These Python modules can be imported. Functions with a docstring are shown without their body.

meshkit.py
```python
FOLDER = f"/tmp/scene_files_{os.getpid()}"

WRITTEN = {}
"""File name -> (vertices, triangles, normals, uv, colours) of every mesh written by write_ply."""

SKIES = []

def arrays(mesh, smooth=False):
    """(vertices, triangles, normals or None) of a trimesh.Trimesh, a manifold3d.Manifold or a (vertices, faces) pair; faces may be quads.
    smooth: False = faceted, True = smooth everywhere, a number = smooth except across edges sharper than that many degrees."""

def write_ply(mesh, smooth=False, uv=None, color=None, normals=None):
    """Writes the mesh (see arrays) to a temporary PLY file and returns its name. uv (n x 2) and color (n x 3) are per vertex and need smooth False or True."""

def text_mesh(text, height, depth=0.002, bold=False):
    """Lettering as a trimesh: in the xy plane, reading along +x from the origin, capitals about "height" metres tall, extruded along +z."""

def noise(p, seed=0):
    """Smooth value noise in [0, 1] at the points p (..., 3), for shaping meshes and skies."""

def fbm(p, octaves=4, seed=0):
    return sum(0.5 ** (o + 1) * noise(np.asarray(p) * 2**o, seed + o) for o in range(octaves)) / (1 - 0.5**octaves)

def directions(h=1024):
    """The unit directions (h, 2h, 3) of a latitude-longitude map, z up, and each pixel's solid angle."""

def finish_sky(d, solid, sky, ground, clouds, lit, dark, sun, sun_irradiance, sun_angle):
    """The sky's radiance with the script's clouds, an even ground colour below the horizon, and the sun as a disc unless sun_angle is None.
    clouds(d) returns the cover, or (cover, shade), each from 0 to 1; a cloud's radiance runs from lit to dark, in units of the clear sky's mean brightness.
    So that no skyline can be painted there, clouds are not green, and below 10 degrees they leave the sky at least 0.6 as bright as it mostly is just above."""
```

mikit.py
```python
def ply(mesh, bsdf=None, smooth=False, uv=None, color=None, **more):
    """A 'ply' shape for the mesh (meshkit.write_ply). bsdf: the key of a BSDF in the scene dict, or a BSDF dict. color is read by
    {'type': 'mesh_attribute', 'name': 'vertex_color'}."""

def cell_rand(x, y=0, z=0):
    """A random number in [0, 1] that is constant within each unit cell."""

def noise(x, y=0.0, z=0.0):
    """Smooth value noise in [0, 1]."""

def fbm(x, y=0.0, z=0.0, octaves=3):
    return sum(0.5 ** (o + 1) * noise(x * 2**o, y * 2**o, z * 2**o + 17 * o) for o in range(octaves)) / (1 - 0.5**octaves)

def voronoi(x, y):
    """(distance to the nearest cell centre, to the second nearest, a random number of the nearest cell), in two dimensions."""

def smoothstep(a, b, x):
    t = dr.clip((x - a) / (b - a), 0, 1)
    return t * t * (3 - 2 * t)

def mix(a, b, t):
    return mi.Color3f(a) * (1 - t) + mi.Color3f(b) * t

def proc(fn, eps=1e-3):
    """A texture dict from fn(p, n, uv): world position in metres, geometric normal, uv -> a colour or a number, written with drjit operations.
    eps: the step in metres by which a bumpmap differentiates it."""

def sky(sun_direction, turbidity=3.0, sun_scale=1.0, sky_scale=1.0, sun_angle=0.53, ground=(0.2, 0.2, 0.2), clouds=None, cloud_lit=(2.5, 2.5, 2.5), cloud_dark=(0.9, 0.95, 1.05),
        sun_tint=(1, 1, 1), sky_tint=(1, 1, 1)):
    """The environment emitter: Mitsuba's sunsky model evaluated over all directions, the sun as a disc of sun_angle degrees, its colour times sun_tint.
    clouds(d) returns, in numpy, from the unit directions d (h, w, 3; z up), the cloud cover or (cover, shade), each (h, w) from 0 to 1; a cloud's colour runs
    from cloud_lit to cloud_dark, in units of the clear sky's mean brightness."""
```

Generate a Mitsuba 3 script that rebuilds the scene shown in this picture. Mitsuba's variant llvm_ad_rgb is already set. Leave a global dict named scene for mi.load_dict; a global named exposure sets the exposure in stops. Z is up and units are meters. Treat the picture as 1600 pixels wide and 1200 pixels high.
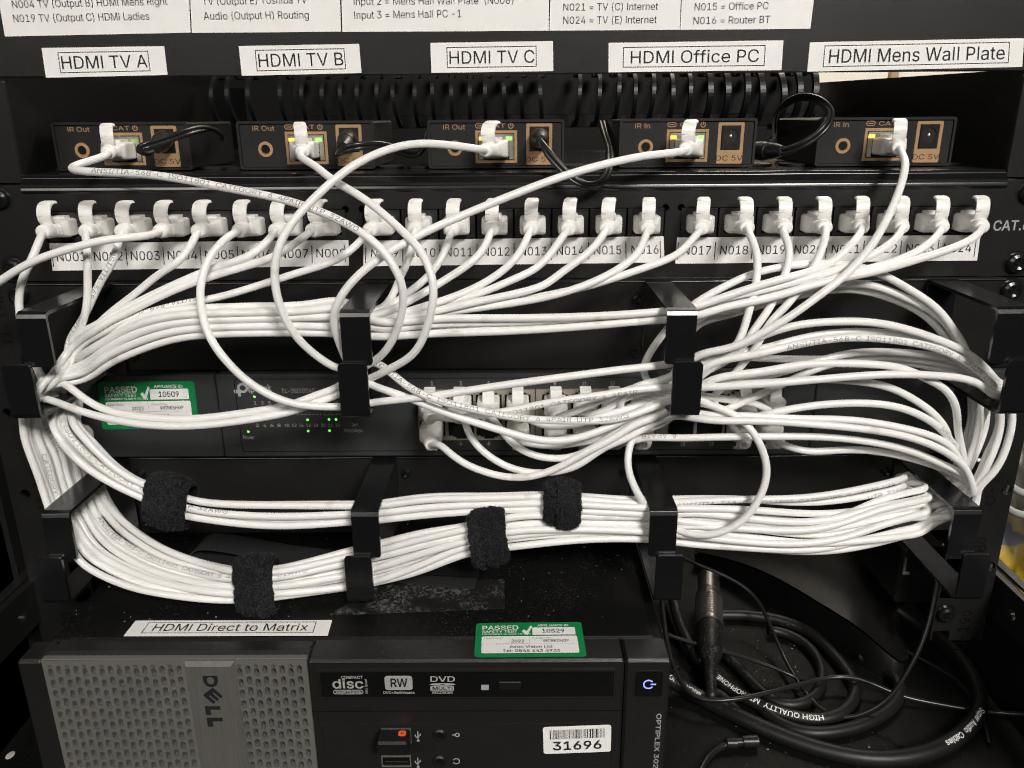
import math, numpy as np, trimesh, mitsuba as mi, mikit, meshkit, shapely, manifold3d
from shapely.geometry import Polygon, LineString, Point, box as sbox, MultiPoint
from shapely import affinity
from scipy.spatial import cKDTree
from scipy.interpolate import CubicSpline
from mikit import noise, fbm, smoothstep, mix
T = mi.ScalarTransform4f
MM = 0.001

# ------------------------------------------------------------------ camera, lamps, exposure (lengths in mm, scaled to metres on entry)
EYE = np.array([1.0, -370.7, 27.6])
TILT, YAW, ROLL, FOCAL = math.radians(18.45), math.radians(-0.29), math.radians(-0.36), 1252.5
_c, _s = math.cos, math.sin
FWD = np.array([_s(YAW) * _c(TILT), _c(YAW) * _c(TILT), -_s(TILT)])
_r = np.array([_c(YAW), -_s(YAW), 0.0]); _u = np.cross(_r, FWD)
RIGHT, UP = _r * _c(ROLL) + _u * _s(ROLL), _u * _c(ROLL) - _r * _s(ROLL)
exposure = 1.18
scene, labels = {}, {}
scene['camera'] = {'type': 'perspective', 'fov': math.degrees(2 * math.atan(800 / FOCAL)), 'fov_axis': 'x', 'near_clip': 0.01, 'far_clip': 20.0,
                   'to_world': T().look_at(origin=list(EYE * MM), target=list((EYE + FWD * 100) * MM), up=list(UP))}


def lamp(key, label, centre, aim, w, h, rgb):
    """A lamp or added fill panel: a housing and a lit diffuser panel, outside the frame. centre and aim in metres, w and h half sizes."""
    tw = T().look_at(origin=centre, target=aim, up=[0, 0, 1]) @ T().scale([w, h, 1])
    scene[key + '__diffuser'] = {'type': 'rectangle', 'to_world': tw, 'emitter': {'type': 'area', 'radiance': {'type': 'rgb', 'value': rgb}}}
    back = T().look_at(origin=centre, target=aim, up=[0, 0, 1]) @ T().translate([0, 0, -0.03]) @ T().scale([w * 1.05, h * 1.05, 0.025])
    scene[key + '__housing'] = {'type': 'cube', 'to_world': back, 'bsdf': {'type': 'ref', 'id': 'm_paper'}}
    labels[key] = {'label': label, 'category': 'lamp'}


lamp('ceiling_lamp', 'bright white lamp panel in front of the rack, to the upper right', [0.85, -2.0, 1.36], [0, 0, 0], 0.32, 0.22, [33.0, 31.8, 29.8])
lamp('ceiling_lamp_001', 'added unseen fill light panel in front of the rack, to the upper left', [-1.1, -2.3, 1.2], [0, 0, -0.1], 0.6, 0.4, [2.8, 2.65, 2.45])  # added fill, stands in for light bounced around the room
lamp('ceiling_lamp_002', 'lamp panel over the pale wall behind the rack', [0.7, 0.95, 1.1], [0.5, 1.4, 0.1], 0.35, 0.2, [13.0, 11.9, 10.3])


def ray(u, v):
    d = FWD * FOCAL + RIGHT * (u - 800) + UP * (600 - v)
    return d


def at(u, v, y):
    """The point (mm) on the upright plane at depth y that the photograph shows at u, v (survey of the photo, 1600 x 1200)."""
    d = ray(u, v); return EYE + d * ((y - EYE[1]) / d[1])


def atz(u, v, z):
    """The same on the level plane at height z."""
    d = ray(u, v); return EYE + d * ((z - EYE[2]) / d[2])


# ------------------------------------------------------------------ materials
def rgb(*c): return {'type': 'rgb', 'value': list(c)}


def mat(key, color, rough=0.5, spec=0.5, metal=0.0, **k):
    scene[key] = {'type': 'twosided', 'bsdf': {'type': 'principled', 'base_color': color if isinstance(color, dict) else rgb(*color), 'roughness': rough, 'specular': spec, 'metallic': metal, **k}}


def bump(key, fn, scale, color, rough=0.5, spec=0.5, eps=2e-4, **k):
    scene[key] = {'type': 'twosided', 'bsdf': {'type': 'bumpmap', 'arbitrary': mikit.proc(fn, eps), 'scale': scale,
                  'bsdf': {'type': 'principled', 'base_color': color if isinstance(color, dict) else rgb(*color), 'roughness': rough, 'specular': spec, **k}}}


def grain_fn(p, n, uv): return fbm(p.x * 2600, p.y * 2600, p.z * 2600, 2)
def steel_color(p, n, uv):
    a = fbm(p.x * 60, p.y * 60, p.z * 60, 3); b = noise(p.x * 1900, p.y * 1900, p.z * 1900)
    return mix((0.0068, 0.0068, 0.0068), (0.0125, 0.0125, 0.0122), a * 0.7 + b * 0.3)
def dusty_color(p, n, uv):
    a = fbm(p.x * 45, p.y * 45, p.z * 45, 4); b = noise(p.x * 1500, p.y * 1500, p.z * 1500); c = noise(p.x * 420 + 9, p.y * 420, p.z * 420)
    grit = smoothstep(0.70, 0.92, b) * smoothstep(0.38, 0.66, a) * 0.85 + smoothstep(0.80, 0.95, c) * smoothstep(0.42, 0.7, a) * 0.5
    return mix((0.004, 0.004, 0.004), (0.05, 0.048, 0.044), grit * 0.6)
def pc_color(p, n, uv):
    a = fbm(p.x * 80, p.y * 80, p.z * 80, 3); b = noise(p.x * 2100, p.y * 2100, p.z * 2100)
    return mix((0.0085, 0.0084, 0.0082), (0.0135, 0.0132, 0.0126), a * 0.5 + b * 0.5)
def grille_color(p, n, uv):
    a = fbm(p.x * 70, p.y * 70, p.z * 40, 4); b = noise(p.x * 1800, p.y * 1800, p.z * 1800)
    return mix((0.094, 0.091, 0.085), (0.128, 0.125, 0.118), a * 0.75 + b * 0.25)
def brush_color(p, n, uv):
    a = noise(p.x * 2500, p.y * 20, p.z * 60); b = fbm(p.x * 60, p.y * 60, p.z * 60, 3)
    return mix((0.076, 0.0735, 0.068), (0.103, 0.100, 0.094), a * 0.6 + b * 0.4)
def tape_color(p, n, uv):
    a = fbm(p.x * 110, p.y * 110, 0, 4); b = noise(p.x * 1700, p.y * 1700, 3); c = noise(p.x * 700, p.y * 700, 8)
    return mix((0.008, 0.008, 0.008), (0.15, 0.147, 0.14), smoothstep(0.30, 0.62, a) * (0.35 * smoothstep(0.45, 0.8, b) + 0.4 * smoothstep(0.55, 0.85, c)))
def cable_color(p, n, uv):
    a = fbm(p.x * 30, p.y * 30, p.z * 30, 3); b = noise(p.x * 170, p.y * 170, p.z * 170); c = fbm(p.x * 60 + 5, p.y * 60, p.z * 60, 3)
    clean = mix((0.72, 0.712, 0.695), (0.80, 0.796, 0.782), a)
    return mix(clean, (0.50, 0.47, 0.41), 0.5 * smoothstep(0.72, 0.9, b) * smoothstep(0.45, 0.62, c))
def paper_color(p, n, uv):
    b = fbm(p.x * 30, p.y * 30, p.z * 30, 3)
    return mix((0.76, 0.745, 0.725), (0.83, 0.82, 0.81), b)
def velcro_fn(p, n, uv): return noise(p.x * 900, p.y * 900, p.z * 700) * 0.6 + noise(p.x * 2300, p.y * 2300, p.z * 2300) * 0.4
def mic_color(p, n, uv):
    a = fbm(p.x * 35, p.y * 35, p.z * 35, 3); b = noise(p.x * 1300, p.y * 1300, p.z * 1300); up = smoothstep(0.0, 0.8, n.z)
    return mix((0.007, 0.007, 0.007), (0.06, 0.058, 0.054), smoothstep(0.58, 0.75, a) * smoothstep(0.6, 0.9, b))
def sack_color(p, n, uv):
    a = noise(p.x * 14, p.y * 14, p.z * 11 + 3); b = noise(p.x * 30 + 4, p.y * 30, p.z * 30)
    c = mix((0.68, 0.64, 0.60), (0.72, 0.50, 0.02), smoothstep(0.44, 0.48, a) * smoothstep(0.05, -0.03, p.z + 0.27))
    return mix(c, (0.30, 0.32, 0.42), smoothstep(0.74, 0.78, b))


bump('m_steel', grain_fn, 0.00005, mikit.proc(steel_color), 0.36, 0.5)
mat('m_gloss', (0.0065, 0.0065, 0.007), 0.21, 0.75)
bump('m_dusty', grain_fn, 0.00005, mikit.proc(dusty_color), 0.5, 0.18)
bump('m_pc', grain_fn, 0.00009, mikit.proc(pc_color), 0.36, 0.5)
mat('m_drive', (0.0045, 0.0045, 0.0045), 0.33, 0.35)
bump('m_grille', grain_fn, 0.00006, mikit.proc(grille_color), 0.42, 0.4)
mat('m_brushed', mikit.proc(brush_color), 0.38, 0.5)
mat('m_tape', mikit.proc(tape_color), 0.5, 0.4)
mat('m_cable', mikit.proc(cable_color), 0.34, 0.55)
mat('m_strap', (0.017, 0.017, 0.018), 0.7, 0.3)
mat('m_boot', (0.76, 0.75, 0.72), 0.36, 0.5)
mat('m_clear', (0.70, 0.70, 0.68), 0.2, 0.6)
mat('m_paper', mikit.proc(paper_color), 0.75, 0.25)
mat('m_ink', (0.012, 0.012, 0.015), 0.6, 0.3)
mat('m_greyink', (0.17, 0.165, 0.155), 0.6, 0.3)
mat('m_print', (0.32, 0.32, 0.31), 0.5, 0.3)
mat('m_dimprint', (0.36, 0.36, 0.36), 0.5, 0.3)
mat('m_whiteprint', (0.72, 0.72, 0.70), 0.5, 0.3)
mat('m_gold', (0.33, 0.20, 0.10), 0.42, 0.5)
mat('m_box', (0.0125, 0.012, 0.0118), 0.40, 0.4)
mat('m_switch', (0.031, 0.032, 0.0335), 0.42, 0.4)
mat('m_black', (0.003, 0.003, 0.003), 0.55, 0.2)
mat('m_keystone', (0.022, 0.022, 0.023), 0.25, 0.6)
mat('m_plastic', (0.008, 0.008, 0.008), 0.36, 0.45)
mat('m_nickel', (0.55, 0.52, 0.45), 0.32, 0.5, 0.85)
mat('m_shield', (0.36, 0.33, 0.27), 0.4, 0.5, 0.5)
mat('m_casing', (0.0055, 0.0055, 0.0055), 0.4, 0.3)
mat('m_bronze', (0.26, 0.25, 0.235), 0.3, 0.5, 0.9)
mat('m_green', (0.004, 0.20, 0.055), 0.45, 0.4)
mat('m_orange', (0.85, 0.13, 0.03), 0.5, 0.4)
mat('m_silver', (0.30, 0.32, 0.36), 0.35, 0.5)
mat('m_cordprint', (0.20, 0.195, 0.185), 0.5, 0.3)
mat('m_slot_shade', (0.026, 0.025, 0.0235), 0.6, 0.3)  # grille grey darkened to paint the shadow inside the slots
bump('m_velcro', velcro_fn, 0.0012, (0.0075, 0.0075, 0.0085), 0.9, 0.15, sheen=0.25)
mat('m_fuzz', (0.045, 0.045, 0.048), 0.8, 0.2)
mat('m_loopedge', (0.05, 0.05, 0.05), 0.7, 0.2)
mat('m_mic', mikit.proc(mic_color), 0.46, 0.45)
mat('m_cord', (0.012, 0.012, 0.012), 0.3, 0.5)
mat('m_fin', (0.0075, 0.0075, 0.009), 0.4, 0.4)
mat('m_wall', (0.63, 0.60, 0.55), 0.9, 0.2)
mat('m_post', (0.32, 0.22, 0.13), 0.7, 0.3)
mat('m_sack', mikit.proc(sack_color), 0.35, 0.5)
mat('m_greycord', (0.32, 0.33, 0.32), 0.4, 0.5)
mat('m_dust', (0.45, 0.43, 0.38), 0.9, 0.1)
mat('m_led_off', (0.35, 0.55, 0.25), 0.3, 0.5)


# ------------------------------------------------------------------ helpers
def cat(ms): return trimesh.util.concatenate([m for m in ms if m is not None])


def add(key, mesh, m, smooth=False, light=None, **info):
    base, k = key, 0
    while key in scene:
        k += 1; key = f'{base}_{k:03d}'
    if isinstance(mesh, (list, tuple)): mesh = cat(mesh)
    mesh = mesh.copy(); mesh.apply_scale(MM)
    scene[key] = mikit.ply(mesh, m, smooth)
    if light: scene[key]['emitter'] = {'type': 'area', 'radiance': rgb(*light), 'sampling_weight': 0.0}
    if info: labels[key] = {a: b for a, b in info.items() if b}
    return key


def thing(key, label, category, group=None):
    base, k = key, 0
    while key in labels:
        k += 1; key = f'{base}_{k:03d}'
    labels[key] = {'label': label, 'category': category}
    if group: labels[key]['group'] = group
    return key


def bx(x0, x1, y0, y1, z0, z1, c=0.4):
    """A box with chamfered edges."""
    x0, x1, y0, y1, z0, z1 = min(x0, x1), max(x0, x1), min(y0, y1), max(y0, y1), min(z0, z1), max(z0, z1)
    c = min(c, (x1 - x0) * .45, (y1 - y0) * .45, (z1 - z0) * .45)
    v = []
    for a, ax in ((x0, 1), (x1, -1)):
        for b, bb in ((y0, 1), (y1, -1)):
            for d, dd in ((z0, 1), (z1, -1)):
                v += [(a, b + bb * c, d + dd * c), (a + ax * c, b, d + dd * c), (a + ax * c, b + bb * c, d)]
    return trimesh.convex.convex_hull(np.array(v))


def rrect(x0, x1, z0, z1, r=1.0, n=4):
    r = min(r, (x1 - x0) * .49, (z1 - z0) * .49)
    return sbox(x0 + r, z0 + r, x1 - r, z1 - r).buffer(r, quad_segs=n)


def geoms(p): return [g for g in getattr(p, 'geoms', [p]) if g.area > 1e-9]


def plate(poly, y0, y1):
    """A shape in the xz plane with thickness from y0 (front) to y1."""
    out = []
    for g in geoms(poly):
        m = trimesh.creation.extrude_polygon(g, abs(y1 - y0), engine='earcut')
        v = m.vertices; m = trimesh.Trimesh(np.stack([v[:, 0], min(y0, y1) + v[:, 2], v[:, 1]], 1), m.faces[:, ::-1], process=False); out.append(m)
    return cat(out)


def ext_x(poly, x0, x1):
    """A shape in the yz plane, extruded along x."""
    out = []
    for g in geoms(poly):
        m = trimesh.creation.extrude_polygon(g, x1 - x0, engine='earcut')
        v = m.vertices; out.append(trimesh.Trimesh(np.stack([x0 + v[:, 2], v[:, 0], v[:, 1]], 1), m.faces, process=False))
    return cat(out)


def flat(poly):
    out = []
    for g in geoms(poly):
        v, f = trimesh.creation.triangulate_polygon(g, engine='earcut')
        out.append(trimesh.Trimesh(np.c_[v, np.zeros(len(v))], f, process=False))
    return cat(out)


def lathe(profile, axis_pt, axis, n=24):
    """profile: (radius, distance along the axis)."""
    a = np.linspace(0, 2 * np.pi, n, endpoint=False); z = np.asarray(axis, float); z /= np.linalg.norm(z)
    x = np.cross(z, [0, 0, 1] if abs(z[2]) < .9 else [1, 0, 0]); x /= np.linalg.norm(x); y = np.cross(z, x)
    v = [np.asarray(axis_pt) + z * d + r * (np.cos(t) * x + np.sin(t) * y) for r, d in profile for t in a]
    f = []
    for i in range(len(profile) - 1):
        for j in range(n):
            k = (j + 1) % n; f += [(i * n + j, i * n + k, (i + 1) * n + k), (i * n + j, (i + 1) * n + k, (i + 1) * n + j)]
    return trimesh.Trimesh(np.array(v), np.array(f), process=False)


def spline(pts, step):
    p = np.asarray(pts, float); p = p[np.r_[True, np.linalg.norm(np.diff(p, axis=0), axis=1) > 1e-6]]
    s = np.r_[0, np.cumsum(np.linalg.norm(np.diff(p, axis=0), axis=1) ** 0.6)]
    cs = CubicSpline(s, p); q = cs(np.linspace(0, s[-1], len(p) * 12))
    a = np.r_[0, np.cumsum(np.linalg.norm(np.diff(q, axis=0), axis=1))]
    n = max(4, int(a[-1] / step) + 1); t = np.linspace(0, a[-1], n)
    return np.stack([np.interp(t, a, q[:, k]) for k in range(3)], 1)


def frames(P):
    t = np.gradient(P, axis=0); t /= np.linalg.norm(t, axis=1, keepdims=True) + 1e-12
    n = np.zeros_like(t); a = np.cross(t[0], [0.13, 0.3, 0.9]); n[0] = a / np.linalg.norm(a)
    for i in range(1, len(t)):
        a = n[i - 1] - t[i] * (n[i - 1] @ t[i]); n[i] = a / np.linalg.norm(a)
    return t, n, np.cross(t, n)


def tube(P, r, k=14, caps=True):
    P = np.asarray(P); t, n, b = frames(P); a = np.linspace(0, 2 * np.pi, k, endpoint=False)
    r = np.broadcast_to(r, len(P))
    v = (P[:, None] + r[:, None, None] * (np.cos(a)[None, :, None] * n[:, None] + np.sin(a)[None, :, None] * b[:, None])).reshape(-1, 3)
    i, j = np.meshgrid(np.arange(len(P) - 1), np.arange(k), indexing='ij'); j2 = (j + 1) % k
    q = np.stack([i * k + j, i * k + j2, (i + 1) * k + j2, (i + 1) * k + j], -1).reshape(-1, 4)
    f = np.vstack([q[:, [0, 1, 2]], q[:, [0, 2, 3]]])
    if caps:
        m = len(v); v = np.vstack([v, P[:1], P[-1:]]); w = (len(P) - 1) * k; jj = np.arange(k)
        f = np.vstack([f, np.c_[np.full(k, m), (jj + 1) % k, jj], np.c_[np.full(k, m + 1), w + jj, w + (jj + 1) % k]])
    return trimesh.Trimesh(v, f, process=False)


_glyphs = {}
def glyph(text, bold=False, serif=False):
    if not serif: text = text.replace('I', '\u0399').replace('l', '\u01c0')
    """Lettering as a flat mesh: capitals 1 tall, baseline at 0, starting at x = 0."""
    if (text, bold) not in _glyphs:
        m = meshkit.text_mesh(text, 1.0, 0.1, bold)
        f = m.faces[(m.vertices[m.faces][:, :, 2] > 0.05).all(1)]
        v = m.vertices.copy(); v[:, 0] -= v[:, 0].min(); v[:, 2] = 0
        g = trimesh.Trimesh(v, f, process=False); g.remove_unreferenced_vertices(); _glyphs[text, bold] = g
    return _glyphs[text, bold].copy()


def text_at(text, origin, h, xdir=(1, 0, 0), up=(0, 0, 1), bold=False, sx=1.0, width=None, lift=0.09, centre=False):
    """Lettering on a flat surface: origin is the left end of the baseline (or its middle), h the height of capitals."""
    g = glyph(text, bold); v = g.vertices * h; v[:, 0] *= sx
    if width: v[:, 0] *= width / v[:, 0].max()
    if centre: v[:, 0] -= v[:, 0].max() / 2
    xd, ud = np.asarray(xdir, float), np.asarray(up, float); nn = np.cross(xd, ud)
    return trimesh.Trimesh(np.asarray(origin) + v[:, :1] * xd + v[:, 1:2] * ud + nn * lift, g.faces, process=False)


class Sheet:
    """A thin printed sheet on four corners (TL, TR, BR, BL); print is laid out in unit coordinates, x to the right and y down."""
    def __init__(self, c, aspect=None, thick=0.12):
        self.c = [np.asarray(p, float) for p in c]; n = np.cross(self.c[1] - self.c[0], self.c[0] - self.c[3]); self.n = n / np.linalg.norm(n); self.t = thick
        self.w = np.linalg.norm(self.c[1] - self.c[0]); self.h = np.linalg.norm(self.c[3] - self.c[0])
    def map(self, v, lift):
        x, y = v[:, :1], v[:, 1:2]; a, b, c, d = self.c
        return (a * (1 - x) + b * x) * (1 - y) + (d * (1 - x) + c * x) * y + self.n * (self.t + lift)
    def base(self, r=0.0, wavy=0.0):
        p = rrect(0, self.w, 0, self.h, r) if r else sbox(0, 0, self.w, self.h)
        m = trimesh.creation.extrude_polygon(p, 1, engine='earcut'); v = m.vertices
        u = np.c_[v[:, 0] / self.w, v[:, 1] / self.h]; top = v[:, 2:] > .5
        return trimesh.Trimesh(self.map(u, 0) - self.n * np.where(top, 0, self.t + .02), m.faces[:, ::-1], process=False)
    def poly(self, p, lift=0.08):
        m = flat(p); return trimesh.Trimesh(self.map(m.vertices, lift), m.faces[:, ::-1], process=False)
    def rect(self, x0, y0, x1, y1, r=0.0, lift=0.08):
        p = sbox(x0, y0, x1, y1)
        if r: p = affinity.scale(rrect(x0 * self.w, x1 * self.w, y0 * self.h, y1 * self.h, r), 1 / self.w, 1 / self.h, origin=(0, 0))
        return self.poly(p, lift)
    def frame(self, x0, y0, x1, y1, t=0.3, lift=0.08):
        tx, ty = t / self.w, t / self.h
        return self.poly(sbox(x0, y0, x1, y1).difference(sbox(x0 + tx, y0 + ty, x1 - tx, y1 - ty)), lift)
    def text(self, s, x0, ytop, ybase, x1=None, bold=False, sx=1.0, right=None, mid=None, lift=0.16):
        g = glyph(s, bold); v = g.vertices.copy(); hh = (ybase - ytop)
        if x1 is not None: v[:, 0] *= (x1 - x0) / v[:, 0].max()
        else: v[:, 0] *= hh * self.h / self.w * sx
        if mid is not None: x0 = mid - v[:, 0].max() / 2
        if right is not None: x0 = right - v[:, 0].max()
        return trimesh.Trimesh(self.map(np.c_[x0 + v[:, 0], ybase - v[:, 1] * hh], lift), g.faces, process=False)


def quad_at(y, *uv): return [at(u, v, y) for u, v in uv]
def mani(m): return manifold3d.Manifold(manifold3d.Mesh(np.asarray(m.vertices, np.float32), np.asarray(m.faces, np.uint32)))
def unmani(m): q = m.to_mesh(); return trimesh.Trimesh(q.vert_properties[:, :3], q.tri_verts, process=False)
def weld(m): m = m.copy(); m.merge_vertices(); return m
def both(a, b): return unmani(mani(weld(a)) ^ mani(weld(b)))


def screw(c, r=4.6):
    """A pan-head machine screw with a cross recess, its axis along -y."""
    h = lathe([(r * .25, -2.2), (r * .62, -2.9), (r * .9, -2.2), (r, -1.0), (r, 0.2)], c, [0, 1, 0], 20)
    w = lathe([(r * .95, 0.0), (r * 1.35, 0.0), (r * 1.4, 0.9)], c, [0, 1, 0], 20)
    d = trimesh.creation.box([r * 1.1, .5, r * .24]); e = trimesh.creation.box([r * .24, .5, r * 1.1])
    for m in (d, e): m.apply_transform(trimesh.transformations.rotation_matrix(0.5, [0, 1, 0])); m.apply_translation(np.asarray(c) + [0, -2.75, 0])
    cap = lathe([(0.01, -2.35), (r * .25, -2.2)], c, [0, 1, 0], 20)
    return cat([h, w, cap]), cat([d, e])
def text_uv(s, p0, p1, hpx, y, bold=False, lift=0.09):
    """Lettering on an upright surface at depth y, its baseline from p0 to p1 as surveyed on the photograph."""
    a, b, c = at(*p0, y), at(*p1, y), at(p0[0], p0[1] - hpx, y)
    d = b - a; w = np.linalg.norm(d)
    return text_at(s, a, c[2] - a[2], d / w, np.cross([0, -1, 0], d / w) * 1.0, bold, width=w, lift=lift)


# ------------------------------------------------------------------ the wall behind, and the rack itself
add('wall', bx(-900, 1900, 1400, 1440, -700, 1700), 'm_wall', kind='structure')
t = thing('door_frame', 'pale door frame against the wall, seen through the gap behind the shelf', 'door frame')
add(t + '__post', bx(520, 556, 1360, 1400, -700, 1500), 'm_post'); add(t + '__post', bx(760, 775, 1360, 1400, -700, 1500), 'm_post')
add(t + '__panel', bx(557, 759, 1372, 1399, -700, 1500), 'm_wall')

rack = thing('equipment_rack', 'black steel equipment rack with numbered rails that holds all the devices', 'rack')
rc = []
for s in (-1, 1):
    x0, x1 = (227, 255.5) if s > 0 else (-260, -227)
    xo = 253.5 if s > 0 else -260
    rail = sbox(x0, -246, x1, 95)
    for k in range(-6, 3):
        for dz in (-6.35, -22.2, -38.1):
            z = 44.45 * k + dz
            rail = rail.difference(rrect(s * 232.6 - 4.6, s * 232.6 + 4.6, z - 4.6, z + 4.6, .5))
        rail = rail.difference(Point(s * 252, 44.45 * k - 22).buffer(2.6, quad_segs=8))
    r = add(rack + '__rail', [plate(rail, 2.2, 4.2), bx(xo, xo + 2 if s < 0 else xo - 2, 4.2, 40, -246, 95, .3)], 'm_steel')
    rc.append(r)
    m = []
    for k, n in zip(range(-6, 2), ('20', '19', '18', '17', '16', '15', '14', '13')):
        zc = 44.45 * k - 22.2
        m += [text_at('U-' + n, (s * 244 + 3.2, 2.2, zc - 8), 6.0, (0, 0, 1), (-1, 0, 0), True),
              text_at('.0', (s * 244 + 2.8, 2.2, zc + 12), 5.0, (0, 0, 1), (-1, 0, 0), True)]
    add(r + '__lettering', m, 'm_black')
    add(rack + '__side_shade_panel', bx(-268, -271, 6, 430, -420, 300, .3) if s < 0 else bx(268, 271, 70, 427, -420, 24, .3), 'm_steel')  # left closes the rack; right is added to block reflections of the bright wall
    if s > 0: add(rack + '__side_shade_panel', bx(277, 280, -300, 70, -420, -236, .3), 'm_steel')  # added dark sheet, keeps the space under the strut black
    # depth strut low on each side, pierced with oval holes
    strut = sbox(-170, -231, 120, -207)
    for y in range(-160, 110, 36): strut = strut.difference(rrect(y, y + 7, -222.5, -217, 2.7))
    add(rack + '__strut', ext_x(strut, 258 if s > 0 else -262, 262 if s > 0 else -258), 'm_steel')
    add(rack + '__strut', bx(s * 262.2, s * 267, -170, 120, -207, -205, .2), 'm_steel')
    add(rack + '__strut', bx(s * 262.2, s * 276, -150, 110, -233, -231, .2), 'm_steel')
    zs = (-6.35, -38.1, -50.8, -82.5, -139.7, -171) + ((-229,) if s > 0 else ())
    for z in zs:
        h, d = screw((s * 232.6, 0.0 if z > -178 else 2.2, z))
        k = add(rack + '__screw', h, 'm_gloss'); add(k + '__recess', d, 'm_black')
add(rack + '__added_rear_panel', bx(-268, 90, 428, 431, -420, 300, .3), 'm_black', label='added black rear panel that keeps the rack interior dark')  # added backdrop for the darkness behind the devices
add(rack + '__added_rear_panel', bx(90, 268, 428, 431, -420, 24, .3), 'm_black', label='added black rear panel that keeps the rack interior dark')

sh = thing('rack_shelf', 'black steel shelf below the desktop computer, with loose black leads on it', 'shelf')
add(sh + '__base', bx(-262, 262, -190, 400, -281, -277.5, .5), 'm_dusty')
add(sh + '__lip', bx(-262, 262, -193, -190.2, -300, -277.5, .5), 'm_steel')

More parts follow.
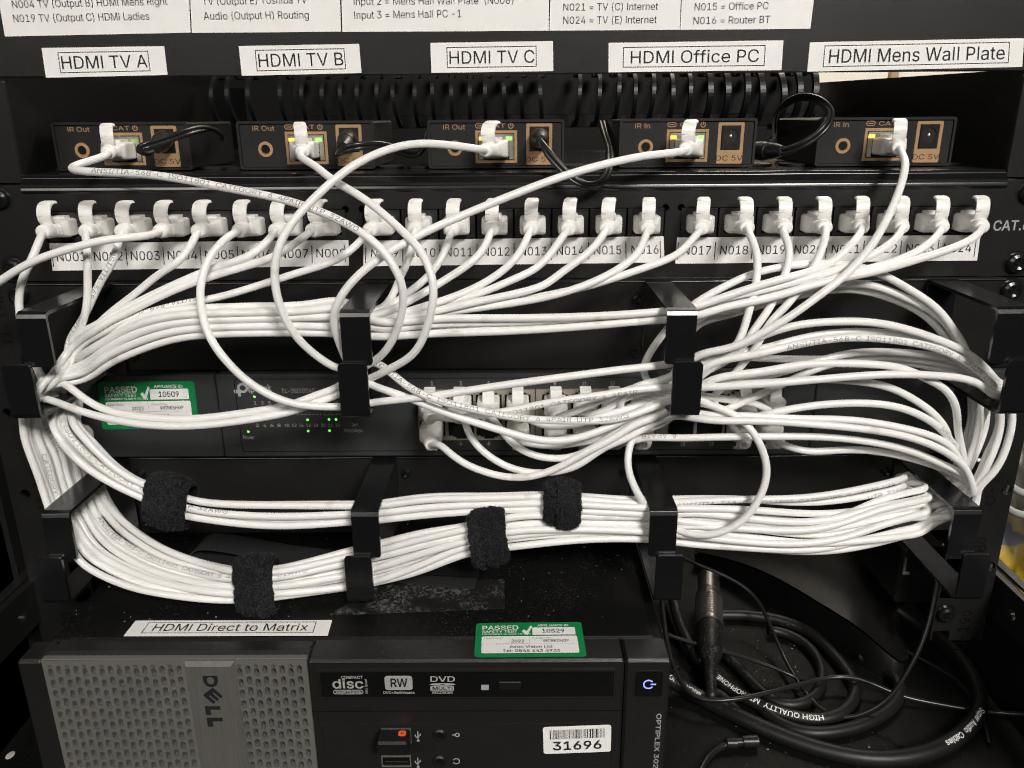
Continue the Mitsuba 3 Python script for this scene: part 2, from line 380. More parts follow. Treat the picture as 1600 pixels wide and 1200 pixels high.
# ------------------------------------------------------------------ blanking panel with its paper labels
tp = thing('blanking_panel', 'black panel across the top with rows of printed white labels', 'panel')
add(tp + '__plate', bx(-241, 241, 0, 2, 44.9, 133, .5), 'm_steel')
cells = [((-7, -28), (294, -33), (298, 51), (8, 57)), ((296, -33), (530, -35), (533, 49.5), (300, 51.5)), ((533, -35), (858, -36), (857.5, 48), (535, 50)),
         ((861, -36), (1065, -36), (1062, 46.5), (858.5, 48)), ((1067, -36), (1276, -37), (1266, 45), (1063, 46.5))]
prints = [[('N004 TV (Output B) HDMI Mens Right', (20, 13), (262, 7.5), 12), ('N019 TV (Output C) HDMI Ladies', (22, 35), (234, 31), 12)],
          [('TV (Output E) Toshiba TV', (317, 8), (480, 5), 11.5), ('Audio (Output H) Routing', (319, 31), (483, 29), 12)],
          [('Input 2 = Mens Hall Wall Plate  (N006)', (553, 8), (802, 6), 11.5), ('Input 3 = Mens Hall PC -1', (554, 29.5), (721, 27), 12)],
          [('N021 = TV (C) Internet', (880, 17), (1028, 15.5), 11.5), ('N024 = TV (E) Internet', (880, 37.5), (1026, 36), 11.5)],
          [('N015 = Office PC', (1085, 16.5), (1200, 14.5), 11.5), ('N016 = Router BT', (1083, 38), (1203, 36), 11.5)]]
seen = ['listing N004 and N019', 'listing Audio Output H', 'listing Input 2 and Input 3', 'listing N021 and N024', 'listing N015 and N016']
for c, pr, w in zip(cells, prints, seen):
    s = Sheet(quad_at(0.0, *c))
    k = add(tp + '__paper_label', s.base(), 'm_paper', label='white paper label ' + w)
    for q in pr: add(k + '__lettering', text_uv(*q, -0.2), 'm_ink')
tags = [('HDMI TV A', (65, 75), (256.5, 72), (262, 117), (72, 121.5), (.125, .15, .865, .86)), ('HDMI TV B', (373, 72), (561, 68.5), (565, 114), (378, 118.5), (.13, .14, .875, .86)),
        ('HDMI TV C', (672.5, 67), (864, 64), (864.5, 111), (674, 114), (.13, .15, .865, .85)), ('HDMI Office PC', (951, 67), (1224, 63), (1221, 109.5), (950.5, 113), (.083, .15, .90, .85)),
        ('HDMI Mens Wall Plate', (1265.5, 66), (1600, 59.5), (1597, 104.5), (1261, 112), (.07, .12, .935, .86))]
for q in tags:
    s = Sheet(quad_at(0.0, *q[1:5])); x0, y0, x1, y1 = q[5]
    k = add(tp + '__name_label', s.base(), 'm_paper', label=f'white name label reading {q[0]}')
    pad = .03 if 'Off' not in q[0] else .055
    add(k + '__lettering', [s.frame(x0, y0, x1, y1, .36), s.text(q[0], x0 + (x1 - x0) * pad, y0 + .14, y1 - .14, x1 - (x1 - x0) * pad * .8)], 'm_ink')

# ------------------------------------------------------------------ vented shelf that carries the extender boxes
s1 = thing('device_shelf', 'thin black steel shelf that carries the five small boxes', 'shelf')
add(s1 + '__base', bx(-222, 222, 1.5, 240, 2.4, 3.8, .3), 'm_gloss')
add(s1 + '__lip', ext_x(LineString([(.8, -.2), (.8, 2.2), (1.4, 3.0), (3, 3.1)]).buffer(.8, quad_segs=6), -222, 222), 'm_gloss', 50)
for s in (-1, 1):
    add(s1 + '__side_wall', ext_x(Polygon([(.4, 3.8), (330, 3.8), (330, 50.8), (.4, 45.8)]), s * 222 - .7, s * 222 + .7), 'm_black')
    add(s1 + '__ear', plate(rrect(*sorted((s * 221, s * 241)), .6, 43.8, 1), -.3, 1.6), 'm_steel')

duct = thing('cable_duct', 'dark slotted cable duct with curved fingers behind the small boxes', 'cable duct')
add(duct + '__spine', [bx(-160, 215, 232, 236, 20, 29, .4), bx(-160, 215, 244, 247, 20, 62, .4)], 'm_black')
fr_ = np.random.default_rng(3)
for i, u in enumerate([334, 362, 386, 443, 472, 502, 531, 559, 588, 618, 648, 676, 704, 733, 762, 790, 818, 848, 905, 934, 963, 992, 1020, 1048, 1076, 1105, 1133, 1160, 1188, 1222, 1246, 1266]):
    x = at(u, 160, 205)[0]; big = u > 1090
    prof = [(232, 24), (214, 26), (206, 33), (203, 41), (205, 48), (211, 53.5), (219, 56.5), (226, 56)]
    if big: prof = [(232, 21), (212, 24), (203, 32), (200, 41), (203, 49), (210, 55), (220, 57.5), (226, 56)]
    add(duct + '__finger', [ext_x(LineString(spline(np.c_[np.zeros(len(prof)), prof], 2)[:, 1:]).buffer(1.5 if not big else 1.9, cap_style=2), x - 1.3, x + 1.3 + big).apply_transform(trimesh.transformations.rotation_matrix(fr_.normal(0, .035), [0, 1, 0], [x, 210, 26])).apply_translation([fr_.normal(0, .7), fr_.normal(0, 2.0), fr_.normal(0, .8)]), bx(x - 2.6, x + 2.6, 224, 230, 53, 60, .8)], 'm_fin', 40)

# ------------------------------------------------------------------ HDMI extender boxes
def socket_ring(x, z, y, r0, r1): return plate(Point(x, z).buffer(r1, quad_segs=10).difference(Point(x, z).buffer(r0, quad_segs=10)), y - .25, y)

EX = [(82, 296, 'Out', 'first from the left, behind the HDMI TV A label'), (371, 581.5, 'Out', 'under the HDMI TV B label'), (669, 877, 'Out', 'under the HDMI TV C label'),
      (969, 1178, 'In', 'under the HDMI Office PC label'), (1279, 1490, 'In', 'under the HDMI Mens Wall Plate label')]
ex_port = []
YB = 24.0
for i, (u0, u1, io, where) in enumerate(EX):
    e = thing('extender_box', f'small black video extender box {where}', 'extender box', 'video extender boxes on the shelf')
    x0 = at(u0, 200, YB)[0]; W = 63.6; z0, z1 = 4.6, 26.0; H = z1 - z0
    f = lambda x, z: (x0 + x * W / 63.6, z1 - z * H / 21.4)
    add(e + '__case', bx(x0, x0 + W, YB, YB + 62, z0, z1, .9), 'm_box')
    add(e + '__case_rim', plate(rrect(x0 - .3, x0 + W + .3, z0 - .2, z1 + .3, 1.3).difference(rrect(x0 + .8, x0 + W - .8, z0 + .7, z1 - .9, .8)), YB - .9, YB + 1), 'm_box')
    for s in (0, 1):
        xa = x0 - 12 if s == 0 else x0 + W + .3
        fl = rrect(xa, xa + 11.7, YB + 6, YB + 20, 4).difference(Point(xa + 6, YB + 13).buffer(2, quad_segs=8))
        m = trimesh.creation.extrude_polygon(fl, 1.1, engine='earcut'); m.apply_translation([0, 0, z0 - .6]); add(e + '__flange', m, 'm_plastic')
    ts = at(u0 + 105, 196, YB)[0]
    st = Sheet([(x0 + 22, YB + 34, z1), (x0 + 46, YB + 34, z1), (x0 + 46, YB + 8, z1), (x0 + 22, YB + 8, z1)])
    k = add(e + '__test_sticker', st.base(1), 'm_green'); add(k + '__label', st.rect(.06, .25, .94, .95, .6), 'm_paper')
    # infra-red jack
    jx, jz = f(12.3, 12.4)
    k = add(e + '__jack', [socket_ring(jx, jz, YB, 2.5, 3.5), lathe([(2.5, -.3), (2.2, -.5), (1.9, .2), (1.9, 3)], (jx, YB, jz), [0, 1, 0], 20)], 'm_gold')
    add(k + '__hole', lathe([(0.01, 0), (2.45, 0)], (jx, YB - .12, jz), [0, 1, 0], 20), 'm_black')
    # network port
    a, b = f(22, 4.5), f(41.7, 19.3)
    fr = sbox(a[0], b[1], b[0], a[1]).difference(sbox(a[0] + 1.3, b[1] + 1.3, b[0] - 1.3, a[1] - 1.3))
    p = add(e + '__network_port', plate(fr, YB - .2, YB), 'm_gold')
    px, pz = f(31.9, 12.6)
    hole = sbox(px - 6.1, pz - 5.2, px + 6.1, pz + 3.0).union(sbox(px - 3.3, pz + 2.9, px + 3.3, pz + 5.2))
    add(p + '__shield', plate(sbox(a[0] + 1.7, b[1] + 1.7, b[0] - 1.7, a[1] - 1.7).difference(hole), YB - .5, YB), 'm_nickel')
    add(p + '__opening', plate(hole, YB - .04, YB + .5), 'm_black')
    for dx, ledc in ((-6.7, (1.6, .75, .02)), (6.0, (.22, 1.1, .06))):
        if i == 4 and dx > 0: ledc = None
        m = plate(sbox(px + dx - 1.5, pz + 3.6, px + dx + 1.5, pz + 5.3), YB - .7, YB - .3)
        if i == 0 and dx > 0: ledc = None
        add(p + '__indicator_light', m, 'm_led_off', light=[q_ * .45 for q_ in ledc] if ledc else None)
    ex_port.append((px, pz))
    # power socket
    a, b = f(46, 1.5), f(58.2, 20.2)
    fr = rrect(a[0], b[0], b[1], a[1], .7).difference(sbox(a[0] + 1.5, b[1] + 6.2, b[0] - 1.5, a[1] - 1.4))
    p = add(e + '__power_socket', plate(fr, YB - .2, YB), 'm_gold')
    cx, cz = (a[0] + b[0]) / 2, a[1] - 6.8
    blk = sbox(a[0] + 2.0, b[1] + 6.7, b[0] - 2.0, a[1] - 1.8)
    add(p + '__socket_block', plate(blk.difference(Point(cx, cz + .6).buffer(3.3, quad_segs=10)), YB - .5, YB), 'm_plastic')
    add(p + '__pin', lathe([(.01, -.2), (.6, 0), (.8, 1.5)], (cx, YB - .25, cz + .6), [0, 1, 0], 12), 'm_nickel')
    add(p + '__lettering', text_at('DC 5V', (cx, YB - .2, b[1] + 1.4), 2.3, sx=1.35, centre=True), 'm_box')
    q = f(7.0, 4.0)
    lt = [text_at('IR ' + io, (q[0], YB, q[1]), 2.2, sx=1.25)]
    q = f(28, 3.4); lt.append(text_at('CAT', (q[0], YB, q[1]), 1.9, sx=1.6))
    q = f(24.2, 2.4); ln = LineString([(q[0] - 1.0, q[1]), (q[0] + 1.0, q[1])])
    lt += [plate(ln.buffer(1.15).difference(ln.buffer(.8)), YB - .1, YB), plate(ln.buffer(.2), YB - .1, YB)]
    q = f(38.8, 2.5); arc = LineString([(q[0] + 1.1 * math.sin(a_), q[1] + 1.1 * math.cos(a_)) for a_ in np.linspace(.7, 5.6, 16)])
    lt += [plate(arc.buffer(.2), YB - .1, YB), plate(LineString([(q[0], q[1]), (q[0], q[1] + 1.4)]).buffer(.2), YB - .1, YB)]
    add(e + '__lettering', lt, 'm_gold')
    ex_port[-1] = (px, pz, cx, cz)

# ------------------------------------------------------------------ patch panel
pp = thing('patch_panel', 'black patch panel with a row of 24 numbered network ports', 'patch panel')
G = [(69, 541), (567, 1039), (1063, 1540)]
port_x = []; panel = rrect(-241, 241, -44.1, -.4, 1.0)
for s in (-1, 1):
    for z in (-6.35, -38.1): panel = panel.difference(Point(s * 232.6, z).buffer(2.6))
PZ0, PZ1 = -26.2, -12.0
spans = []
for a, b in G:
    xa, xb = at(a, 350, 0)[0], at(b, 350, 0)[0]; spans.append((xa, xb))
    panel = panel.difference(sbox(xa, PZ0, xb, PZ1)).difference(Point(xa, PZ1).buffer(1.6)).difference(Point(xb, PZ1).buffer(1.6))
add(pp + '__plate', plate(panel, 0, 1.8), 'm_steel')
add(pp + '__top_flange', ext_x(LineString([(.9, -3.2), (1.1, -2.4), (2.2, -1.7), (9, -1.6)]).buffer(1.5, quad_segs=8), -222, 222), 'm_gloss', 50)
add(pp + '__backing', bx(-225, 225, 12, 13, -40, -5), 'm_black')
n = 0
strips = [((77, 380), (544.5, 375), (545.5, 415), (82.5, 423)), ((568, 376), (1037, 369), (1038, 410), (567.5, 416)), ((1058, 371), (1532, 367), (1526.5, 407), (1055, 412))]
cls = []
for g, (xa, xb) in enumerate(spans):
    st = Sheet(quad_at(0.0, *strips[g]))
    k = add(pp + '__label_strip', st.base(), 'm_paper', label=f'white label strip reading N{g*8+1:03d} to N{g*8+8:03d}'); lt = []
    for i in range(8):
        w = (xb - xa) / 8; xc = xa + w * (i + .5); n += 1; zc = (PZ0 + PZ1) / 2
        port_x.append(xc)
        hole = sbox(xc - 6, zc - 4.6, xc + 6, zc + 3.4).union(sbox(xc - 3.2, zc + 3.3, xc + 3.2, zc + 5.3))
        q = add(pp + '__port', [plate(sbox(xc - w / 2 + .45, PZ0 + .25, xc + w / 2 - .45, PZ1 - .25).difference(hole), 1.0, 12), bx(xc - w / 2 + .45, xc + w / 2 - .45, 0.4, 2.2, PZ1 - 1.2, PZ1 - .3, .2)], 'm_keystone')
        lo = (.006 + i * .1245, .0085 + i * .1236, .006 + i * .1228)[g]
        lt += [st.text(f'N{n:03d}', 0, .33, .66, mid=lo + .063, sx=.92), st.rect(lo - .002, .18, lo + .001, .86)]
    lt.append(st.rect(.986, .18, .989, .86))
    add(k + '__lettering', lt, 'm_ink')
add(pp + '__lettering', text_uv('CAT.6', (1551, 360), (1607, 359), 15, 0, True), 'm_print')

# ------------------------------------------------------------------ the two cable managers
def ring_profile(key, xc, zt, zb, lip_dx, w=12.0, holes=True):
    D = 58
    up = LineString([(0, zt), (-D + 2, zt), (-D + .6, zt - .6), (-D, zt - 2), (-D, (zt + zb) / 2 - .2)]).buffer(.75, cap_style=2)
    lo = LineString([(0, zb), (-D, zb), (-D - 1.4, zb + .6), (-D - 2, zb + 2), (-D - 2, (zt + zb) / 2 + 1.2)]).buffer(.75, cap_style=2)
    x0, x1 = xc - w / 2, xc + w / 2
    a = ext_x(up, x0, x1); front = plate(rrect(x0, x1, (zt + zb) / 2 - .4, zt + 60, 1.6), -200, 200); a = both(a, front)
    b = ext_x(lo, x0 + lip_dx, x1 + lip_dx)
    cut = plate(rrect(x0 + lip_dx, x1 + lip_dx, zb - 60, (zt + zb) / 2 + 1.3, 1.8), -200, 200); b = both(b, cut)
    tab = bx(xc - w / 2, xc + w / 2, -1.6, -.1, zb, zt, .3)
    r = add(key + '__ring', tab, 'm_gloss', 30)
    add(r + '__arm', a, 'm_gloss', 30); add(r + '__hook', b, 'm_gloss', 30)

RX = [-193, -63.3, 67.5, 200]
RX2 = [-199.8, -65, 65, 196.5]
for key, zt, zb, dx, lab, hw in (('cable_manager', -46.2, -90.0, (-9, -2, 3.3, 7), 'upper black cable manager with four square rings, between patch panel and network switch', (12, 12, 12, 14)),
                             ('cable_manager', -135.2, -178.8, (-6, -4, 3.5, 6.5), 'lower black cable manager with four square rings, between network switch and computer', (12, 12, 12, 12))):
    cm = thing(key, lab, 'cable manager', 'cable managers with rings')
    add(cm + '__plate', bx(-241, 241, 0, 1.8, zb + 1.4, zt + 1.2, .5), 'm_steel')
    add(cm + '__top_flange', ext_x(LineString([(.2, zt + .2), (.8, zt + 1.0), (4, zt + 1.0)]).buffer(.6, quad_segs=6), -230, 230), 'm_gloss', 50)
    for xc, d, w in zip(RX if zt > -100 else RX2, dx, hw):
        ring_profile(cm, xc, zt, zb, d, w)
        for z in (zt - 8, zb + 9):
            h, q = screw((xc - 9.5 if xc > 0 else xc + 10.5, 0, z), 2.2); add(cm + '__rivet', h, 'm_gloss')

# ------------------------------------------------------------------ network switch
sw = thing('network_switch', 'dark grey 24-port network switch with green lights on its left half', 'network switch')
YS = -4.0; SZ0, SZ1 = -132.6, -89.4
xs0, xs1 = at(343, 650, YS)[0], at(1270, 650, YS)[0]
add(sw + '__case', bx(xs0, xs1, YS, 180, SZ0, SZ1, .8), 'm_switch')
add(sw + '__ear', bx(-241, xs0 - .5, YS + .4, 2, SZ0, SZ1, .6), 'm_switch'); add(sw + '__ear', bx(xs1 + .5, 241, YS + .4, 2, SZ0, SZ1, .6), 'm_switch')
a, b = at(365, 592, YS), at(366, 706, YS); c = at(1215, 700, YS)
gr = rrect(a[0], c[0], b[2], a[2], 1.2)
add(sw + '__face_panel', plate(gr.difference(gr.buffer(-.35)), YS - .12, YS + .1), 'm_black')
u_cols = [675, 720, 764, 809, 867, 912, 956, 1001, 1065, 1110, 1154, 1199]
sw_port = {}
for g in range(3):
    xa = at((654, 837, 1025)[g], 650, YS)[0]; xb = at((835.5, 1018, 1217)[g], 650, YS)[0]
    z1_, z0_ = at(800, 608, YS)[2], at(800, 686, YS)[2]
    blk = sbox(xa, z0_, xb, z1_); holes = []
    for cidx in range(4):
        for row in (0, 1):
            xc = at(u_cols[g * 4 + cidx], 640, YS)[0]; zm = (z0_ + z1_) / 2; zc = zm + (6.6 if row == 0 else -6.6); sg = 1 if row == 0 else -1
            h = sbox(xc - 6.25, zc - 4.3, xc + 6.25, zc + 4.0).union(sbox(xc - 4.2, zc + 3.9 * sg - .1, xc + 4.2, zc + 4.9 * sg + .1) if sg > 0 else sbox(xc - 4.2, zc - 5.0, xc + 4.2, zc - 3.8)).union(sbox(xc - 2.6, min(zc + 4.8 * sg, zc + 6.0 * sg), xc + 2.6, max(zc + 4.8 * sg, zc + 6.0 * sg)))
            holes.append((h, row, g * 4 + cidx)); blk = blk.difference(h)
            sw_port['TB'[row] + str(g * 4 + cidx + 1)] = (xc, zc, sg)
    pb = add(sw + '__port_block', plate(blk, YS - 1.2, YS + .5), 'm_shield')
    for h, row, cidx in holes:
        add(pb + '__port', [plate(h, YS - .3, YS + .2)], 'm_black')
pr = [text_uv('TL-SG1024D', (440, 614), (493, 613), 6.5, YS), text_uv('tp-link', (388, 613), (425, 611), 10, YS, True)]
lc = at(376, 607, YS)
pr += [plate(Point(lc[0] + 1, lc[2] + .3).buffer(2.6).difference(Point(lc[0] + 1, lc[2] + .3).buffer(1.4)), YS - .1, YS), plate(sbox(lc[0] - 3.4, lc[2] - 2.4, lc[0] - .2, lc[2] - .6), YS - .1, YS), plate(sbox(lc[0] - 1.6, lc[2] - 4.0, lc[0] - .2, lc[2] - .6), YS - .1, YS)]
d = []
for k in range(12):
    d.append(text_uv(str(2 * k + 1), (399 + 11.3 * k - 2, 632), (399 + 11.3 * k + (2 if k < 5 else 5), 632), 5, YS))
    d.append(text_uv(str(2 * k + 2), (402 + 11.3 * k - 2, 667), (402 + 11.3 * k + (3 if k < 4 else 5), 667), 5, YS))
for k in range(18): d.append(plate(sbox(*at(440 + 6 * k, 647.6, YS)[[0, 2]], *at(443 + 6 * k, 647, YS)[[0, 2]]), YS - .1, YS))
d += [text_uv('Power', (380, 686), (398, 686), 5.5, YS), text_uv('Act', (550, 666), (559, 666), 5, YS), text_uv('1000Mbps', (538, 675), (566, 675), 5, YS)]
for k, u in enumerate(u_cols): d += [text_uv(str(2 * k + 1), (u - 2, 602), (u + (2 if k < 5 else 4), 602), 6, YS), text_uv(str(2 * k + 2), (u - 2, 696), (u + (2 if k < 4 else 5), 696), 6, YS)]
add(sw + '__logo', pr, 'm_print'); add(sw + '__lettering', d, 'm_dimprint')
for u, v in ((397.5, 620), (388, 674.5), (403, 656.5), (480.5, 656), (514, 655.5), (525, 655.5), (481.5, 673.5), (515, 673)):
    p = at(u, v, YS); add(sw + '__indicator_light', lathe([(.01, -.5), (.45, -.35), (.62, 0)], (p[0], YS, p[2]), [0, 1, 0], 10), 'm_led_off', light=(.10, .85, .05))


def test_sticker(key, corners, number, extra=True):
    st = Sheet(corners)
    k = add(key + '__safety_sticker', st.base(1.6), 'm_green', label=f'green safety test sticker numbered {number}')
    add(k + '__field', [st.rect(.53, .16, .93, .38), st.rect(.06, .415, .94, .90, .8)], 'm_paper')
    tick = Polygon([(.43, .26), (.455, .22), (.475, .27), (.515, .10), (.535, .12), (.485, .37), (.465, .37)])
    add(k + '__lettering', [st.text('PASSED', .06, .10, .22, .40, True), st.text('SAFETY TEST', .06, .245, .315, .39, True), st.text('EQUIPMENT IS SAFE TO USE', .06, .335, .375, .51, True), st.text('APPLIANCE ID:', .58, .075, .135, .88, True), st.poly(tick)], 'm_whiteprint')
    add(k + '__lettering', [st.text(number, .62, .215, .325, .83, True), st.text('2022', .33, .525, .60, .45, True), st.text('WORKSHOP', .62, .52, .595, .86, True), st.rect(.495, .42, .499, .64), st.rect(.06, .635, .94, .645),
                            st.text('Axon Vision Ltd', .315, .69, .76, .70, True), st.text('Tel: 0845 643 4935', .25, .80, .875, .77, True)], 'm_ink')
    add(k + '__lettering', [st.text('Test Date:', .08, .455, .50, .25), st.text('Tested By:', .52, .455, .50, .70)], 'm_greyink')

test_sticker(sw + '__ear', quad_at(YS + .3, (153, 597), (303, 595), (312, 668), (160, 671)), '10509')
# ------------------------------------------------------------------ desktop computer lying flat on the shelf
pc = thing('desktop_computer', 'black desktop computer lying flat with a grey slotted grille and optical drive', 'computer')
YP, ZT, ZB = -95.0, -184.0, -277.3
Xof = lambda u, v, y=YP: at(u, v, y)[0]
Zof = lambda v, y=YP: at(700, v, y)[2]
xl, xg0, xg1, xp0, xr = Xof(22, 1035), Xof(63, 1032), Xof(478, 1030), Xof(977.5, 1033), Xof(1049, 1033)
add(pc + '__case', [bx(xl + 6, Xof(1036, 995, -78), -80, 225, ZB, ZT - .6, 1), bx(xl + 14, Xof(1022, 992, -78), -79, 222, ZT - 1, ZT, .5)], 'm_dusty')
zg = Zof(1031)
add(pc + '__bezel', [bx(xl, xg0 - .2, YP + .6, -80.2, ZB, ZT + .2, 1.4), bx(xg0 - .1, xg1 + .1, YP + 3.5, -80.2, ZB, ZT - .4, .8)], 'm_pc')
zs = Zof(1037); zseam = Zof(1111)
rb = add(pc + '__front_block', [bx(xg1 + .3, xp0 - .35, YP, -80.2, ZB, ZT + .3, 1.0)], 'm_pc')
# grille plate with slots, in front of a shallow floor coloured darker as slot shadow
bw0, bw1 = Xof(291, 1037), Xof(361, 1037)
gz0, gz1 = ZB + .5, zg
g = sbox(xg0, gz0, xg1, gz1); holes = []; col = 0; x = xg0 + 3.0
while x < xg1 - 1.2:
    if not (bw0 - .8 < x < bw1 + 1.0):
        z = gz1 - 3.0 - (0 if col % 2 else -1.4)
        first = True
        while z > gz0 + 4:
            L = 3.3
            if first and col % 2 == 0: holes.append(Point(x, z - 1.6).buffer(.9, quad_segs=4)); z -= 1.5 + 1.1 + .1
            else: holes.append(LineString([(x, z - .8), (x, z - L + .35)]).buffer(1.03, quad_segs=4)); z -= 5.35
            first = False
    x += 3.55; col += 1
g = g.difference(shapely.union_all(holes))
gk = add(pc + '__grille', [plate(g, YP + .4, YP + 3.2), bx(xg0, xg1, YP + .4, YP + 3.2, gz1 - .1, gz1 + .5, .5)], 'm_grille')
add(gk + '__grille_floor', bx(xg0, xg1, YP + 3.25, YP + 7, gz0, gz1 - .2, .1), 'm_slot_shade')
bd = trimesh.convex.convex_hull(np.array([(x_, y_, z_) for x_, y_ in ((bw0 - .9, YP + .3), (bw1 + 1.6, YP + .3), (bw0, YP - 1.2), (bw1, YP - 1.2)) for z_ in (gz0 + .2,)] +
                                         [(bw0 - .9, YP + .3, gz1 - .4), (bw1 + 1.6, YP + .3, gz1 - .4), (bw0, YP - 1.2, gz1 - 2.2), (bw1, YP - 1.2, gz1 - 2.2)]))
bk = add(pc + '__badge', bd, 'm_brushed', label='grey badge strip standing upright beside the slotted grille')
def down(s, u, v0, v1, h, y, bold=True, sx=None):
    a, b = at(u, v0, y), at(u, v1, y); return text_at(s, (a[0], y, a[2]), h, (0, 0, -1), (1, 0, 0), bold, width=a[2] - b[2])
YB2 = YP - 1.25
def down_poly(p, u, v, h, w, rot=0.0):
    """A letter drawn in a unit box (x along the reading direction, y up), set reading downwards on the badge."""
    p = affinity.rotate(affinity.scale(p, w, h, origin=(0, 0)), rot, origin=(w / 2, h / 2)); a = at(u, v, YB2); q = affinity.affine_transform(p, [0, 1, -1, 0, a[0], a[2]])
    return plate(q, YB2 - .12, YB2)
_L = Polygon([(0, 0), (1, 0), (1, .34), (.40, .34), (.40, 1), (0, 1)])
_E = sbox(0, 0, .34, 1).union(sbox(0, 0, 1, .24)).union(sbox(0, .38, 1, .62)).union(sbox(0, .76, 1, 1))
_D = affinity.scale(Point(.42, .5).buffer(.5, quad_segs=8), 1.16, 1).union(sbox(0, 0, .45, 1)).difference(affinity.scale(Point(.42, .5).buffer(.25, quad_segs=8), 1.3, 1).union(sbox(.30, .25, .45, .75))).intersection(sbox(0, 0, 2, 1))
lg = [down_poly(_D, 316.5, 1056, 6.0, 5.6), down_poly(_E, 320.5, 1078, 5.8, 5.8, 40), down_poly(_L, 320, 1103.5, 6.4, 4.3), down_poly(_L, 323, 1121.5, 6.6, 4.5)]
add(bk + '__logo', lg, 'm_ink')
# optical drive set into the front block
dx0, dx1, dz0, dz1 = Xof(498, 1050), Xof(959, 1048), Zof(1090), Zof(1048)
dv = add(pc + '__optical_drive', [plate(rrect(dx0 + .6, dx1 - .6, dz0 + .6, dz1 - .6, .5), YP - .45, YP + .2)], 'm_drive')
add(dv + '__surround', plate(rrect(dx0 - .7, dx1 + .7, dz0 - .7, dz1 + .7, .6).difference(rrect(dx0, dx1, dz0, dz1, .4)), YP - .9, YP + .2), 'm_pc')
yd = YP - .46
def duv(s, u0, u1, v, h, bold=False): return text_uv(s, (u0, v), (u1, v), h, yd, bold)
def dpl(u0, v0, u1, v1, r=.6): return rrect(at(u0, v1, yd)[0], at(u1, v1, yd)[0], at(u0, v1, yd)[2], at(u0, v0, yd)[2], r)
def thin(p): return plate(p, yd - .1, yd)
lg = [duv('COMPACT', 533, 567, 1060.5, 4.5, True), duv('disc', 520, 568, 1075, 14, True), thin(dpl(521, 1078, 568, 1084.5, .9).difference(dpl(522, 1078.8, 567, 1083.8, .8))), duv('ReWritable', 525, 565, 1083.2, 4, True)]
a = at(575, 1084, yd); lg.append(text_at('Ultra Speed', (a[0], yd, a[2]), 1.1, (0, 0, 1), (-1, 0, 0), width=7.4))
lg += [thin(dpl(602, 1056, 645, 1078, 1.2)), duv('DVD+ReWritable', 599, 648, 1084, 4, True), duv('DVD', 672.5, 711, 1065, 8.5, True)]
c = at(691.5, 1069.3, yd); lg.append(thin(affinity.scale(Point(c[0], c[2]).buffer(1, quad_segs=12), 5.3, .62).difference(affinity.scale(Point(c[0], c[2]).buffer(1), 1.1, .2))))
lg += [thin(dpl(672.5, 1072, 709.5, 1079, .2)), duv('RECORDER', 675.5, 707.5, 1084, 4, True)]
add(dv + '__lettering', lg, 'm_print')
yd -= .12
add(dv + '__lettering', [duv('RW', 610.5, 637, 1073, 12.5, True), duv('MULTI', 676, 707, 1078, 5, True)], 'm_ink')
yd += .12
add(dv + '__activity_light', thin(dpl(752, 1070, 764, 1078, .1)), 'm_silver')
eb = dpl(777, 1062.5, 816, 1077, .5)
add(dv + '__eject_button', [bx(at(778.5, 1070, yd)[0], at(814.5, 1070, yd)[0], yd - .9, yd, at(790, 1075.8, yd)[2], at(790, 1063.8, yd)[2], .3)], 'm_plastic'); add(dv + '__eject_groove', plate(eb.difference(eb.buffer(-.3)), yd - .06, yd), 'm_black')
c = at(834, 1075, yd); add(dv + '__pinhole', lathe([(.01, -.05), (.55, -.05), (.7, 0)], (c[0], yd, c[2]), [0, 1, 0], 12), 'm_black')
# lower fascia
lz = Zof(1130.5); fx0, fx1 = Xof(501, 1132), Xof(958, 1130)
add(pc + '__seam', [plate(sbox(xg1 + .6, zseam - .2, xp0 - .5, zseam + .25), YP - .05, YP)], 'm_black')
lf = sbox(fx0, ZB + 2, fx1, lz)
add(pc + '__fascia', [plate(lf.difference(lf.buffer(-.5)), YP - .35, YP), plate(lf.buffer(-.55), YP - .07, YP)], 'm_pc')
for v in (1148, 1189):
    c = at(687, v, YP)
    j = add(pc + '__audio_jack', lathe([(1.5, -.1), (1.75, -.9), (2.3, -1.0), (3.0, -.5), (3.2, 0)], (c[0], YP, c[2]), [0, 1, 0], 24), 'm_plastic')
    add(j + '__hole', lathe([(.01, -.15), (1.7, -.15)], (c[0], YP, c[2]), [0, 1, 0], 20), 'm_black')
    r = at(652, v + 2, YP); ic = []
    ic.append(plate(LineString([(r[0] + .3, r[2] - 2.4), (r[0] + .3, r[2] + 2.4)]).buffer(.22).union(LineString([(r[0] + .3, r[2] - 1), (r[0] - .8, r[2]), (r[0] - .8, r[2] + .7)]).buffer(.22)).union(LineString([(r[0] + .3, r[2] - .3), (r[0] + 1.3, r[2] + .5), (r[0] + 1.3, r[2] + 1.2)]).buffer(.22)).union(Point(r[0] + .3, r[2] - 2.4).buffer(.6)), YP - .17, YP - .05))
    r = at(713, v, YP)
    if v < 1160: ic.append(plate(Point(r[0] + .4, r[2]).buffer(1.1).difference(Point(r[0] + .4, r[2]).buffer(.6)).union(sbox(r[0] - 1.8, r[2] - .25, r[0] - .6, r[2] + .25)), YP - .17, YP - .05))
    else: ic.append(plate(Point(r[0], r[2]).buffer(1.6).difference(Point(r[0], r[2]).buffer(1.15)).difference(sbox(r[0] - 3, r[2] - .6, r[0], r[2] + .6)), YP - .17, YP - .05))
    add(j + '__icon', ic, 'm_print')
